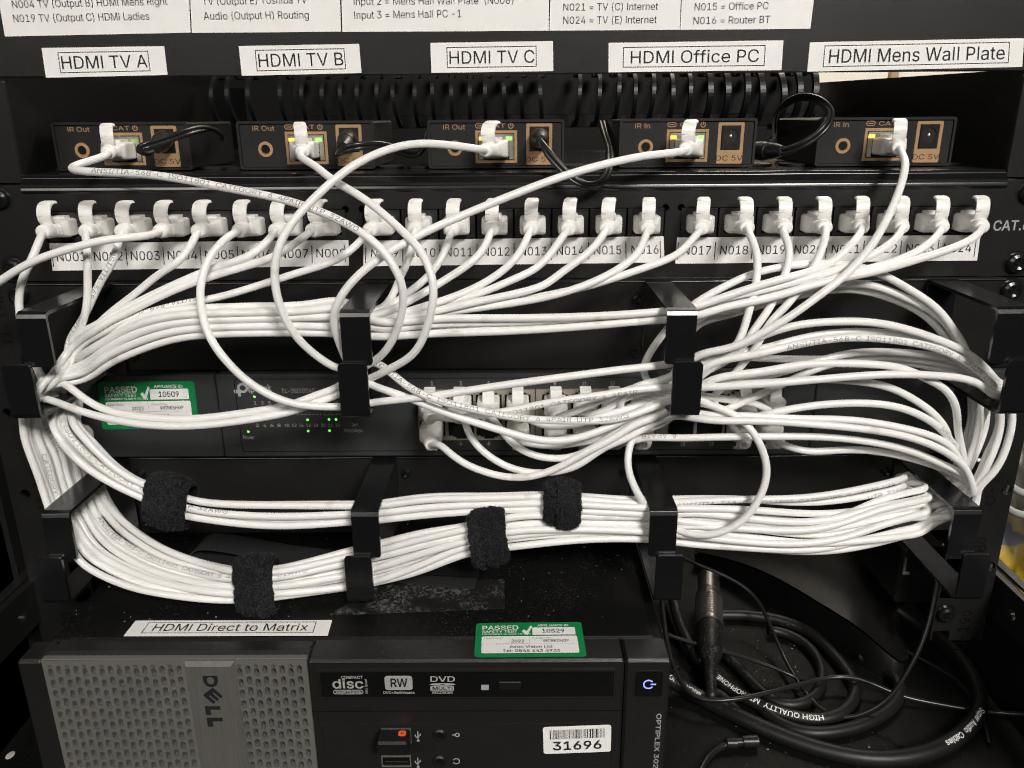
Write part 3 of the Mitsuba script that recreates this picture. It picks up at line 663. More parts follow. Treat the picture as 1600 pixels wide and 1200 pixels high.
for v0, v1 in ((1138, 1160), (1180, 1197)):
    b0, b1 = at(597, v1, YP), at(642, v0, YP); sh_ = sbox(b0[0], b0[2], b1[0], b1[2])
    us = add(pc + '__usb_port', [plate(sh_.difference(sh_.buffer(-.5)), YP - .6, YP)], 'm_nickel')
    add(us + '__cavity', plate(sh_.buffer(-.5), YP - .1, YP), 'm_black'); add(us + '__tongue', bx(b0[0] + 1.3, b1[0] - 1.3, YP - .5, YP, (b0[2] + b1[2]) / 2 - 1.0, (b0[2] + b1[2]) / 2 - .1, .1), 'm_plastic')
dg = thing('usb_receiver', 'tiny black wireless receiver with an orange mark, plugged in front of the computer', 'usb receiver')
b0, b1 = at(593, 1160, YP - 2), at(641, 1141, YP - 2)
k = add(dg + '__shell', bx(b0[0], b1[0], YP - 9.5, YP - .8, b0[2] - .6, b1[2] + .2, .9), 'm_plastic')
o = Sheet([(b1[0] - 4.7, YP - 2.6, b1[2] + .2), (b1[0] - 1.5, YP - 2.6, b1[2] + .2), (b1[0] - 1.5, YP - 5.6, b1[2] + .2), (b1[0] - 4.7, YP - 5.6, b1[2] + .2)])
k = add(dg + '__mark', o.base(.8), 'm_orange'); add(k + '__print', [o.rect(.33, .25, .42, .75), o.rect(.58, .25, .67, .75), o.rect(.25, .46, .75, .54)], 'm_ink')
st = Sheet(quad_at(YP - .04, (848, 1136), (955, 1132), (954.5, 1174), (849.5, 1178)))
k = add(pc + '__barcode_sticker', st.base(1.2), 'm_paper', label='white barcode sticker numbered 31696')
rng = np.random.default_rng(5); bars = []; x = .10
while x < .90:
    w = rng.choice([.006, .010, .016]); bars.append(st.rect(x, .12, x + w, .46)); x += w + rng.choice([.006, .009, .014])
add(k + '__lettering', bars + [st.text('31696', .14, .56, .86, .86, True)], 'm_ink')
# power column
add(pc + '__power_column', bx(xp0 + .1, xr, YP - .2, -80.2, ZB, ZT + .3, 1.0), 'm_pc')
p0, p1 = at(991, 1087.5, YP), at(1036, 1048, YP); pr_ = rrect(p0[0], p1[0], p0[2], p1[2], 1.2)
yp = YP - .2
k = add(pc + '__power_button', plate(pr_.buffer(-.7), yp - .5, yp + .1), 'm_drive')
add(k + '__surround', [plate(pr_.difference(pr_.buffer(-.6)), yp - .12, yp)], 'm_black'); add(k + '__rim', plate(pr_.buffer(.35).difference(pr_), yp - .3, yp), 'm_pc')
c = at(1013, 1068, yp); arc = LineString([(c[0] + 2.0 * math.cos(a_), c[2] + 2.0 * math.sin(a_)) for a_ in np.linspace(.75, 2 * math.pi - .75, 24)])
add(k + '__power_symbol', [plate(arc.buffer(.27), yp - .62, yp - .5), plate(sbox(c[0] + .9, c[2] - .27, c[0] + 3.1, c[2] + .27), yp - .62, yp - .5)], 'm_silver', light=(.10, .13, .62))
add(pc + '__lettering', down('OPTIPLEX 3020', 1026, 1115, 1208, 2.0, yp), 'm_print')
zt = ZT + .05
st = Sheet([atz(*q, zt + .3) for q in ((744, 974), (908, 972), (917, 1026), (741, 1027))], thick=.3)
k = pc + '__lid'
add(pc + '__case_seam', [plate(sbox(xp0 - .3, ZT - 2, xp0 + .05, ZT + .26), YP + .8, -80.2)], 'm_black')
test_sticker(pc + '__case', [atz(*q, zt + .35) for q in ((744, 974), (908, 972), (917, 1026), (741, 1027))], '10529')
st = Sheet([atz(*q, ZT + .3) for q in ((212, 970), (519, 969), (512, 993.5), (193, 994))])
k = add(pc + '__case__name_label', st.base(), 'm_paper', label='white label reading HDMI Direct to Matrix')
add(pc + '__case__label_lettering', [st.frame(.075, .12, .925, .84, .4), st.text('HDMI Direct to Matrix', .12, .25, .70, .89)], 'm_ink')

# things left lying on the computer
tp_ = thing('adhesive_patch', 'dusty black adhesive patch stuck flat on top of the computer', 'adhesive patch')
v = [atz(*q, ZT) for q in ((500, 958), (597, 913), (788, 906), (789, 951))]
v[0] = v[3] + (v[1] - v[2]) * 1.35
sp = Sheet([v[1], v[2], v[3], v[0]], thick=.4); add(tp_, sp.base(1.0), 'm_tape')
def band(path, w, th, key, m, wdir=(0, 1, 0)):
    P = spline(path, 1.5); t_, _, _ = frames(P); wd = np.asarray(wdir, float); n_ = np.cross(t_, wd); n_ /= np.linalg.norm(n_, axis=1, keepdims=True)
    A = [P + s1_ * wd * w / 2 + s2_ * n_ * th / 2 for s1_, s2_ in ((-1, -1), (1, -1), (1, 1), (-1, 1))]
    vv = np.stack(A, 1).reshape(-1, 3); f = []
    for i in range(len(P) - 1):
        for j in range(4): k0, k1 = i * 4 + j, i * 4 + (j + 1) % 4; f += [(k0, k1, k1 + 4), (k0, k1 + 4, k0 + 4)]
    f += [(0, 2, 1), (0, 3, 2), (len(vv) - 4, len(vv) - 3, len(vv) - 2), (len(vv) - 4, len(vv) - 2, len(vv) - 1)]
    return add(key, trimesh.Trimesh(vv, np.array(f), process=False), m, 40)
fl = thing('loose_strap', 'flattened black fabric strap folded over on top of the computer behind the cables', 'strap')
a, b, c = atz(306, 868, ZT + 2), atz(420, 876, ZT + 1.2), atz(745, 905, ZT + 1.2)
band([c, (c + b) / 2, b, a + [6, -1, -1], a + [0, 0, 1.0], a + [2, 2, 5.2], a + [10, 3, 6.0], b + [-5, 5, 3.6], (b + c) / 2 + [0, 6, 2.2]], 16, .7, fl + '__band', 'm_strap', (.10, .99, 0))
a, b = atz(570, 893, ZT + 2.2), atz(742, 902, ZT + 3.2)
fl2 = thing('tape_piece', 'shiny black scrap of tape sticking up above the adhesive patch', 'tape')
add(fl2, Sheet([a + [0, 22, 3], b + [0, 26, 7], b + [2, 0, 0], a], thick=.3).base(), 'm_gloss')

# ------------------------------------------------------------------ leads and the black appliance on the shelf to the right
FZ = -277.4
def lead(key, label, pts, r, m, text=None, cat_='cable', k=12):
    e = thing(key, label, cat_)
    P = spline(pts, 2.0); add(e + '__cord', tube(P, r, k), m, True)
    return e, P
def pix(Q):
    d = Q - EYE; w = d @ FWD; return np.stack([800 + FOCAL * (d @ RIGHT) / w, 600 - FOCAL * (d @ UP) / w], 1)
def near_px(P, uv):
    k = np.argmin(((pix(P) - uv) ** 2).sum(1)); return np.linalg.norm(np.diff(P[:k + 1], axis=0), axis=1).sum()
def fl_(u, v, h=0.0, r=3.4): return atz(u, v, FZ + r + h)


def cord_text(P, r, text, s0, h, ang=0.0, flip=False, sx=1.15, bold=False, face=(0, -.93, .37), lift=.1):
    """Lettering wrapped round a cord, starting s0 mm along it."""
    if flip: P = P[::-1]; 
    a = np.r_[0, np.cumsum(np.linalg.norm(np.diff(P, axis=0), axis=1))]
    if flip: s0 = a[-1] - s0
    g = glyph(text, bold, True); g = trimesh.Trimesh(g.vertices * [h * sx, h, 1], g.faces, process=False)
    v, f = trimesh.remesh.subdivide_to_size(g.vertices, g.faces, max(.55, r * .3))
    s = s0 + v[:, 0]
    if s.max() > a[-1] - 1 or s.min() < 0: return None
    t_ = np.gradient(P, axis=0); t_ /= np.linalg.norm(t_, axis=1, keepdims=True)
    n_ = np.asarray(face) - t_ * (t_ @ np.asarray(face))[:, None]; n_ /= np.linalg.norm(n_, axis=1, keepdims=True); b_ = np.cross(n_, t_)
    I = lambda A: np.stack([np.interp(s, a, A[:, k]) for k in range(3)], 1)
    th = ((v[:, 1] - h / 2) / r + ang)[:, None]
    return trimesh.Trimesh(I(P) + (r + lift) * (I(n_) * np.cos(th) + I(b_) * np.sin(th)), f, process=False)


e, P = lead('microphone_cable', 'thick black cable with white printed lettering, coiled on the shelf beside the computer',
            [fl_(1046, 900, 12), fl_(1060, 968, 6), fl_(1086, 1022, 3), fl_(1130, 1068), fl_(1180, 1098), fl_(1230, 1117), fl_(1286, 1123), fl_(1326, 1104), fl_(1335, 1072), fl_(1318, 1042), fl_(1286, 1006), fl_(1250, 980), fl_(1190, 964), fl_(1110, 962)], 3.5, 'm_mic', k=18)
lt = [cord_text(P, 3.5, 'HIGH QUALITY  MICROPHONE  CABLE', near_px(P, (1284, 1122)), 2.5, .0, True, 1.15, True, (0, -.6, .8))]
add(e + '__lettering', lt, 'm_whiteprint')
e, P = lead('audio_cable', 'thick black cable with white printing along the front edge of the shelf',
            [fl_(1020, 1040, 10), fl_(1048, 1062, 5), fl_(1095, 1090), fl_(1150, 1118), fl_(1250, 1160), fl_(1350, 1184), fl_(1430, 1180), fl_(1495, 1152), fl_(1530, 1108), fl_(1528, 1080), fl_(1500, 1030), fl_(1450, 985), fl_(1400, 950, 4)], 4.2, 'm_mic', k=18)
lt = [cord_text(P, 4.2, 'Super Audio  Cables', near_px(P, (1534, 1118)), 2.7, 0, True, 1.1, True, (0, -.6, .8)), cord_text(P, 4.2, 'MICROPHONE', near_px(P, (1095, 1090)), 2.4, 0, True, 1.1, True, (0, -.6, .8))]
for q in lt:
    if q is not None: add(e + '__lettering', q, 'm_whiteprint')
lead('instrument_cable', 'plain thick black cable curving below the coil on the shelf',
     [fl_(1190, 1105, -1), fl_(1215, 1128, -1), fl_(1260, 1144), fl_(1320, 1140), fl_(1370, 1122), fl_(1402, 1092), fl_(1402, 1066), fl_(1380, 1044), fl_(1340, 1022, 2)], 3.3, 'm_mic')
lead('instrument_cable', 'dark inner loop of black cable partly hidden under the printed coil',
     [fl_(1108, 1000, 1), fl_(1132, 1022), fl_(1165, 1055), fl_(1195, 1085), fl_(1225, 1100), fl_(1258, 1096), fl_(1280, 1075), fl_(1284, 1048), fl_(1270, 1018), fl_(1240, 995), fl_(1200, 985, 1)], 3.0, 'm_mic')
lead('thin_lead', 'thin black lead that runs along the computer and off to the right edge',
     [fl_(1034, 935, 30, 1), fl_(1040, 990, 22, 1), fl_(1056, 1050, 14, 1), fl_(1084, 1086, 9, 1), fl_(1130, 1094, 9, 1), fl_(1200, 1082, 9, 1), fl_(1262, 1066, 8, 1), fl_(1305, 1058, 8, 1), fl_(1345, 1062, 8, 1), fl_(1400, 1084, 4, 1), fl_(1450, 1097, 2, 1), fl_(1520, 1109, 1, 1), fl_(1612, 1116, 1, 1)], 1.35, 'm_cord')
lead('thin_lead', 'short shiny thin lead crossing the printed cable near the computer',
     [fl_(1030, 985, 14, 1), fl_(1058, 997, 12, 1), fl_(1130, 1018, 9.5, 1), fl_(1200, 1040, 9, 1), fl_(1238, 1056, 6, 1), fl_(1256, 1066, 2, 1)], 1.1, 'm_cord')
lead('thin_lead', 'shiny thin lead hanging in a deep curve from the lower right ring',
     [at(1464, 905, -10), at(1456, 950, -14), at(1440, 1005, -20), at(1416, 1052, -24), at(1386, 1092, -26), at(1350, 1114, -26), at(1312, 1120, -24), at(1282, 1106, -18), at(1250, 1070, -2), at(1222, 1020, 22), at(1198, 965, 45), at(1172, 925, 60), at(1110, 890, 70), at(1045, 862, 76)], 1.15, 'm_cord')
lead('thin_lead', 'faint thin lead in the dark below the right rail', [fl_(1370, 985, 3, 1), fl_(1440, 1030, 2, 1), fl_(1490, 1060, 1, 1), fl_(1525, 1100, 1, 1), fl_(1545, 1160, 1, 1)], 1.0, 'm_cord')
e, P = lead('plug_lead', 'small black lead with a moulded plug end at the bottom edge', [fl_(1088, 1225, 0, 1.6), fl_(1098, 1196, 0, 1.6), fl_(1118, 1172, 1, 1.6), fl_(1146, 1161, 2, 1.6)], 1.7, 'm_cord')
c = fl_(1150, 1160, 2, 1.6); c2 = fl_(1196, 1156, 2, 1.6)
add(e + '__plug', lathe([(1.7, -6), (2.6, -5), (2.8, 0), (2.2, .3), (2.2, 3), (3.0, 3.3), (3.2, 11), (.01, 11.2)], c, c2 - c, 16), 'm_plastic', 30)
jp = thing('jack_connector', 'metal cable connector with a ribbed grip standing between the coils', 'connector')
c = fl_(1109, 1018, 4, 7); c2 = fl_(1107, 900, 13, 7); ax = (c2 - c) / np.linalg.norm(c2 - c); Lc = np.linalg.norm(c2 - c)
prof = [(3.2, -24), (3.8, -10), (6.4, -4), (7.4, 0), (7.7, Lc * .30)]
add(jp + '__boot', lathe(prof, c, ax, 28), 'm_mic', 30)
prof = [(8.0, Lc * .30), (8.4, Lc * .31), (8.4, Lc * .34)]
for k in range(9): s_ = Lc * (.36 + .032 * k); prof += [(8.3, s_), (7.5, s_ + .3), (7.5, s_ + .9), (8.3, s_ + 1.2)]
prof += [(8.3, Lc * .70), (6.6, Lc * .71), (6.6, Lc * .74), (7.0, Lc * .75), (6.8, Lc * .99), (6.0, Lc), (.01, Lc)]
add(jp + '__barrel', lathe(prof, c, ax, 28), 'm_bronze', 30)
add(jp + '__tail', tube(spline([c - ax * 22, c - ax * 34 + [0, 0, -1], fl_(1112, 1085, 0), fl_(1150, 1112, -1)], 2), 3.2, 14), 'm_mic', True)

ap = thing('plastic_appliance', 'large curved black plastic casing lying in the dark at the back right', 'appliance')
base = [(1085, 890), (1130, 908), (1205, 948), (1290, 1004), (1345, 1040), (1388, 1062), (1408, 1058)]
edge = [(1085, 862), (1130, 872), (1205, 899), (1290, 948), (1345, 984), (1395, 1026), (1412, 1034)]
top = [(1095, 846), (1150, 846), (1250, 862), (1335, 900), (1385, 945), (1418, 1000), (1424, 1026)]
A = np.array([atz(u, v, FZ) for u, v in base]); B = np.array([at(*e_, a_[1] + 3) for e_, a_ in zip(edge, A)]); C = np.array([at(*e_, a_[1] + 34) for e_, a_ in zip(top, A)]); Dd = C + [14, 60, 0]; Ee = Dd * [1, 1, 0] + [0, 8, FZ]
def loft(rails, n=60):
    R = [spline(r_, 1)[np.linspace(0, len(spline(r_, 1)) - 1, n).astype(int)] for r_ in rails]
    V = np.stack(R, 1); m_ = V.shape[1]; q = []
    for i in range(n - 1):
        for j in range(m_ - 1): k0 = i * m_ + j; q.append((k0, k0 + 1, k0 + m_ + 1, k0 + m_))
    q = np.array(q); return trimesh.Trimesh(V.reshape(-1, 3), np.vstack([q[:, [0, 1, 2]], q[:, [0, 2, 3]]]), process=False)
add(ap + '__body', loft([A, A * .5 + B * .5 + [0, -2, 0], B + [0, -.5, -.8]]), 'm_casing', 50)
add(ap + '__cover', loft([B + [0, 1.2, -.6], B + [0, 0, .4], B * .7 + C * .3 + [0, -2, 2.5], B * .35 + C * .65 + [0, -1, 2.0], C, C * .5 + Dd * .5 + [0, 0, 2], Dd, Ee]), 'm_casing', 50)
bxx = thing('power_adapter', 'small black box with a metal clip tucked behind the lower right ring', 'adapter')
c = at(1440, 885, 40); add(bxx + '__case', bx(c[0] - 12, c[0] + 14, 40, 95, c[2] - 26, c[2] + 12, 2), 'm_plastic', 30); add(bxx + '__clip', [bx(c[0] - 11, c[0] - 9.6, 38.6, 39.8, c[2] - 3, c[2] + 6, .2), bx(c[0] - 11, c[0] - 7, 38.6, 39.8, c[2] - 5, c[2] - 3.2, .2)], 'm_nickel')

# things outside the rack, at the right edge
sk = thing('plastic_sack', 'crumpled pale plastic sack with yellow print, standing outside the rack at the right edge', 'sack')
ico = trimesh.creation.icosphere(5, 1.0); v = ico.vertices * [120, 90, 230]
v = v + ico.vertices * ((meshkit.fbm(ico.vertices * 3.2 + 7, 4, 3) - .5) * 70 + (np.abs(meshkit.fbm(ico.vertices * 6 + 2, 4, 8) - .5)) * 60)[:, None]
v[:, 0] += 455; v[:, 1] += 200; v[:, 2] = np.maximum(v[:, 2] - 200, -470)
add(sk, trimesh.Trimesh(v, ico.faces, process=False), 'm_sack', True)
for j, (vv, lab) in enumerate(((768, 'upper'), (806, 'lower'))):
    e = thing('grey_cord', f'grey cord crossing in front of the pale sack, {lab} of the two', 'cord')
    add(e + '__cord', tube(spline([at(1560, vv - 30, 60), at(1580, vv - 8, 50), at(1600, vv + 3 - j * 4, 45), at(1650, vv + 6, 40)], 3), 2.2, 12), 'm_greycord', True)
rng = np.random.default_rng(11); fl = []
for k in range(420):
    if k < 250: p = np.array([rng.uniform(-205, 55), rng.uniform(-70, 120), ZT + .15])
    else: p = np.array([rng.uniform(70, 200), rng.uniform(-110, 60), FZ + .2])
    s_ = rng.uniform(.12, .34) * (2.0 if rng.random() < .05 else 1)
    m = trimesh.creation.icosphere(0, s_); m.vertices = m.vertices * rng.uniform(.5, 1.5, 3) * [1, 1, .35] + p; fl.append(m)
p = atz(16, 1180, FZ); m = trimesh.creation.icosphere(1, 2.0); m.vertices = m.vertices * [1.0, 1.4, .2] + p; fl.append(m)
add('dust', fl, 'm_dust', label='pale specks of dust and debris on the computer and the shelf', category='dust', kind='stuff')
# ------------------------------------------------------------------ white network cables
R = 1.63
def sect_loft(secs, n=20):
    """secs: (y, half width, half height, dz, squareness) -> closed loft along y."""
    a = np.linspace(0, 2 * np.pi, n, endpoint=False); v = []
    for y, w, h, dz, p in secs:
        c_, s_ = np.cos(a), np.sin(a); e = 2 / p
        v.append(np.stack([w * np.sign(c_) * np.abs(c_) ** e, np.full(n, y), dz + h * np.sign(s_) * np.abs(s_) ** e], 1))
    v = np.vstack(v); f = []
    for i in range(len(secs) - 1):
        for j in range(n): k = (j + 1) % n; f += [(i * n + j, (i + 1) * n + k, i * n + k), (i * n + j, (i + 1) * n + j, (i + 1) * n + k)]
    m = len(v); v = np.vstack([v, [[0, secs[0][0], secs[0][3]], [0, secs[-1][0], secs[-1][3]]]]); w = (len(secs) - 1) * n
    for j in range(n): k = (j + 1) % n; f += [(m, j, k), (m + 1, w + k, w + j)]
    return trimesh.Trimesh(v, np.array(f)[:, ::-1], process=False)

_body = sect_loft([(1.0, 5.7, 3.9, 0, 9), (-6.0, 5.8, 4.0, 0, 9), (-10.2, 5.9, 4.1, 0, 8), (-11.2, 5.5, 3.8, 0, 5), (-13.0, 4.7, 3.5, 0, 3.5), (-13.4, 4.2, 3.1, 0, 3), (-14.0, 4.2, 3.1, 0, 3), (-14.3, 4.7, 3.5, 0, 3),
                   (-15.3, 4.5, 3.4, 0, 2.8), (-15.6, 4.0, 3.0, 0, 2.6), (-16.2, 4.0, 3.0, 0, 2.6), (-16.5, 4.4, 3.4, 0, 2.6), (-17.6, 4.2, 3.3, 0, 2.4), (-17.9, 3.8, 3.1, 0, 2.3), (-18.5, 4.0, 3.3, 0, 2.2), (-21.5, 3.6, 3.2, 0, 2), (-22.8, 3.2, 2.9, 0, 2), (-23.2, 2.4, 2.2, 0, 2)])
def curl(pts_, w_):
    c_ = spline([(0, a_, b_) for a_, b_ in pts_], .6)[:, 1:]; m_ = ext_x(LineString(c_).buffer(.6, cap_style=2, quad_segs=6), -w_, w_)
    zt_ = max(b_ for _, b_ in pts_) + .55; return both(m_, plate(rrect(-w_, w_, -20, zt_, 1.3, 6), -60, 60))
_latch = curl([(-13.6, 2.0), (-16.8, 2.8), (-18.8, 4.6), (-19.4, 7.0), (-18.6, 9.4), (-16.6, 11.2), (-14.0, 12.0), (-11.8, 11.7)], 2.9)
_latch_s = ext_x(LineString([(-12, 3.2), (-11, 6.2), (-8.5, 8.6), (-5.5, 9.6)]).buffer(.6, cap_style=2, quad_segs=6), -2.85, 2.85)
_clip = bx(-3, 3, -9, 1, 3.6, 5.2, .3)


def plug_meshes(c, sg=1, kind='P', yaw=0.0):
    ms = []
    for m in (_body, _latch if kind != 'S' else _latch_s, _clip):
        q = m.copy()
        if kind == 'S': q.vertices = q.vertices * [.93, 1, .95]
        if yaw: 
            v = q.vertices.copy(); k = np.clip((-v[:, 1] - 8) / 14, 0, 1); v[:, 0] += yaw * 9 * k ** 1.5; q.vertices = v
        if sg < 0: q.vertices = q.vertices * [1, 1, -1]; q.faces = q.faces[:, ::-1]
        q.apply_translation(c); ms.append(q)
    return ms


def lane(way, f0, layer=0.0, i0=0, i1=None):
    out = []
    for k, e in list(enumerate(way))[i0:i1]:
        a, b, ya = e[:3]; yb = e[3] if len(e) > 3 else ya
        f = f0 + (.04 + .11 * min(max(k - 13, 0), 8) / 8) * math.sin(.55 * k + 9 * f0 + 2.5 * layer) * min(1, k / 5) * (len(way) > 20)
        out.append((a[0] + (b[0] - a[0]) * f, a[1] + (b[1] - a[1]) * f, ya + (yb - ya) * min(max(f, 0), 1) + (3.7 * layer if len(e) < 4 else 1.5 * layer)))
    return out


def wp(x0, y0, z0, x1, y1, z1):
    """A pair of lane ends given in the room, as survey points."""
    q = pix(np.array([[x0, y0, z0], [x1, y1, z1]])); return (tuple(q[0]), tuple(q[1]), y0, y1)


RING_IN = [wp(-199, -50, -80, -189.5, -32, -74), wp(-209, -48, -86, -207.5, -24, -83.5), wp(-211.5, -46, -91, -209.5, -21, -92)]
LVLB = RING_IN + [((40, 680), (106, 668), -46, -13), wp(-212, -47, -116, -208.5, -12, -114), wp(-209.5, -48, -131, -208.5, -12, -130), wp(-206, -50, -142, -205, -14, -140),
        ((106, 842), (163, 779), -51, -19), ((126, 872), (187, 811), -52, -25), ((163, 897), (222, 839), -54, -32), ((210, 916), (268, 864), -57, -41), ((257, 927), (320, 881), -59, -48),
((330, 937), (370, 892), -60), ((400, 939), (400, 893), -60), ((440, 937), (440, 890), -58),
        ((540, 928), (540, 866), -51), ((595, 916), (595, 854), -49), ((660, 892), (660, 838), -52), ((730, 862), (730, 824), -54), ((797, 849), (797, 808), -54), ((905, 838), (905, 806), -52), ((1015, 838), (1015, 809), -49),
        ((1080, 846), (1080, 806), -49), ((1160, 855), (1160, 812), -51), ((1272, 861), (1272, 815), -52), ((1340, 853), (1340, 797), -50), ((1394, 842), (1394, 780), -47), ((1450, 822), (1450, 764), -44, -34), wp(189, -48, -145, 187, -20, -141), wp(200, -48, -142, 199, -14, -139.5), wp(205.4, -44, -137, 205, -12, -136)]
UBW = RING_IN[:1] + [wp(-204, -46, -88, -200, -34, -80), wp(-205, -32, -92, -203, -24, -89), wp(-203, -40, -98, -199, -28, -96), ((88, 684), (118, 664), -50, -44), ((116, 718), (140, 690), -50), ((160, 748), (176, 726), -52), ((210, 772), (212, 750), -53), ((235, 783), (238, 760), -53), ((265, 798), (266, 768), -53),
       ((300, 807), (300, 780), -53), ((420, 821), (420, 787), -51), ((545, 816), (545, 786), -48), ((592, 813), (592, 785), -48), ((660, 806), (660, 777), -50), ((765, 798), (765, 776), -52), ((875, 795), (875, 774), -52), ((912, 797), (912, 776), -52),
       ((1015, 802), (1015, 778), -49), ((1054, 809), (1054, 775), -49), ((1160, 818), (1160, 775), -50), ((1250, 827), (1250, 778), -49), ((1340, 824), (1340, 768), -46), ((1412, 809), (1412, 750), -45, -34), wp(188, -47, -146, 187, -16, -139.5), wp(199, -47, -142, 198, -13, -138.6), wp(205.6, -44, -134, 205, -12, -134)]
RV = [((1523, 770), (1500, 742), -44, -14), ((1553, 733), (1512, 712), -46, -13), ((1575, 685), (1522, 686), -45, -12), ((1580, 645), (1530, 648), -44, -11), ((1572, 616), (1532, 606), -42, -16)]
# arcs on the right, from the ring at the right back to the ring right of the middle
ARC = {
 'R2': [(1560, 605, -36), (1530, 567, -40), (1495, 543, -43), (1442, 522, -45), (1372, 505, -46), (1302, 503, -47), (1232, 512, -48), (1160, 540, -47), (1095, 572, -44)],
 'R3': [(1556, 608, -32), (1512, 574, -35), (1460, 536, -38), (1390, 521, -40), (1320, 519, -41), (1250, 530, -42), (1180, 550, -42), (1095, 580, -40)],
 'R4': [(1558, 612, -40), (1530, 582, -44), (1460, 544, -47), (1390, 531, -49), (1320, 528, -50), (1232, 541, -50), (1170, 556, -49), (1095, 582, -45)],
 'R5': [(1552, 612, -28), (1512, 575, -30), (1460, 557, -32), (1390, 550, -34), (1320, 554, -36), (1250, 574, -38), (1170, 596, -40), (1095, 606, -40)],
 'R6': [(1550, 616, -26), (1514, 586, -27), (1460, 569, -28), (1390, 559, -29), (1330, 562, -30), (1270, 578, -31), (1215, 603, -32)],
 'R7': [(1504, 735, -30), (1499, 680, -40), (1494, 640, -47), (1482, 614, -49), (1458, 597, -50), (1425, 581, -51), (1390, 572, -52), (1320, 568, -52), (1250, 571, -51), (1180, 583, -50), (1098, 602, -47)],
 'R8': [(1562, 620, -46), (1530, 601, -50), (1477, 588, -53), (1390, 585, -55), (1285, 592, -55), (1180, 600, -53), (1098, 604, -49)],
 'R9': [(1502, 735, -24), (1488, 696, -34), (1479, 672, -42), (1460, 648, -44), (1432, 627, -45), (1390, 606, -46), (1337, 596, -47), (1270, 594, -47), (1180, 604, -46), (1098, 614, -43)],
 'R10': [(1508, 740, -28), (1494, 700, -38), (1467, 668, -46), (1435, 648, -48), (1390, 634, -48), (1320, 631, -48), (1250, 638, -47), (1190, 650, -44)],
 'R11': [(1521, 770, -44), (1517, 745, -47), (1497, 719, -50), (1460, 697, -52), (1407, 680, -53), (1337, 669, -54), (1250, 661, -54), (1180, 657, -53), (1098, 654, -50)],
 'R12': [(1510, 756, -32), (1496, 715, -39), (1460, 682, -45), (1390, 664, -46), (1320, 655, -46), (1232, 652, -46), (1160, 648, -46), (1098, 646, -44)],
 'R13': [(1514, 764, -38), (1508, 748, -42), (1477, 728, -46), (1425, 706, -47), (1355, 690, -48), (1285, 683, -48), (1215, 682, -47), (1127, 683, -46), (1040, 684, -42)],
 'R14': [(1510, 768, -30), (1508, 752, -33), (1460, 725, -41), (1390, 708, -41), (1320, 703, -40), (1250, 703, -38), (1218, 692, -34)],
 'A1': [(1562, 602, -34), (1524, 578, -36), (1502, 540, -37), (1480, 504, -37), (1460, 480, -37), (1420, 452, -36), (1380, 430, -35), (1340, 417, -34), (1280, 412, -33), (1230, 416, -33), (1180, 427, -33), (1140, 444, -34), (1100, 466, -35), (1070, 488, -34)],
 'A2': [(1558, 606, -30), (1518, 574, -32), (1497, 541, -33), (1470, 500, -34), (1440, 478, -34), (1400, 459, -33), (1360, 446, -32), (1300, 444, -31), (1240, 456, -30), (1180, 472, -30), (1130, 487, -30), (1088, 503, -29)],
 'A3': [(1556, 610, -26), (1514, 578, -28), (1488, 545, -29), (1462, 510, -30), (1430, 484, -30), (1390, 466, -29), (1350, 455, -28), (1300, 453, -27), (1240, 464, -26), (1180, 480, -26), (1130, 496, -26), (1088, 514, -25)],
}
SW = {
 'T1': [(1048, 605, -48), (1010, 606, -50), (940, 617, -52), (870, 627, -53), (800, 641, -52), (740, 650, -49), (700, 654, -42), (684, 651, -35)],
 'B1': [(1045, 645, -46), (990, 670, -47), (954, 690, -47), (922, 704, -47), (870, 731, -46), (817, 745, -45), (765, 739, -44), (712, 715, -41), (688, 696, -35)],
 'T2': [(1045, 650, -44), (985, 680, -45), (940, 701, -45), (905, 725, -45), (852, 739, -44), (800, 732, -43), (758, 708, -41), (733, 677, -37), (725, 655, -33)],
 'T3': [(1045, 640, -42), (990, 662, -43), (947, 687, -43), (912, 708, -43), (870, 717, -42), (817, 704, -41), (786, 676, -37), (770, 655, -33)],
 'T4': [(1045, 632, -40), (960, 655, -41), (890, 668, -40), (845, 664, -37), (818, 652, -33)],
 'T5': [(1045, 592, -42), (985, 610, -42), (930, 630, -40), (895, 645, -37), (876, 650, -34)],
 'T6': [(1045, 600, -40), (1000, 615, -40), (960, 633, -38), (932, 647, -36), (920, 650, -34)],
 'T7': [(1045, 622, -34), (1010, 632, -35), (985, 643, -34), (966, 648, -33)],
 'B4': [(1045, 655, -38), (960, 680, -38), (880, 694, -37), (838, 694, -35), (816, 690, -33)],
 'B5': [(1040, 670, -36), (985, 688, -36), (930, 700, -35), (890, 697, -34), (874, 691, -33)],
 'B6': [(1042, 640, -38), (1000, 662, -38), (960, 682, -37), (935, 692, -35), (920, 690, -33)],
 'B7': [(1040, 684, -42), (1010, 684, -41), (985, 690, -38), (966, 692, -34)],
}
def UL(n, pts, f, y=-36):
    """From the port labelled N00n along the upper bundle to the ring at the left."""
    return pts

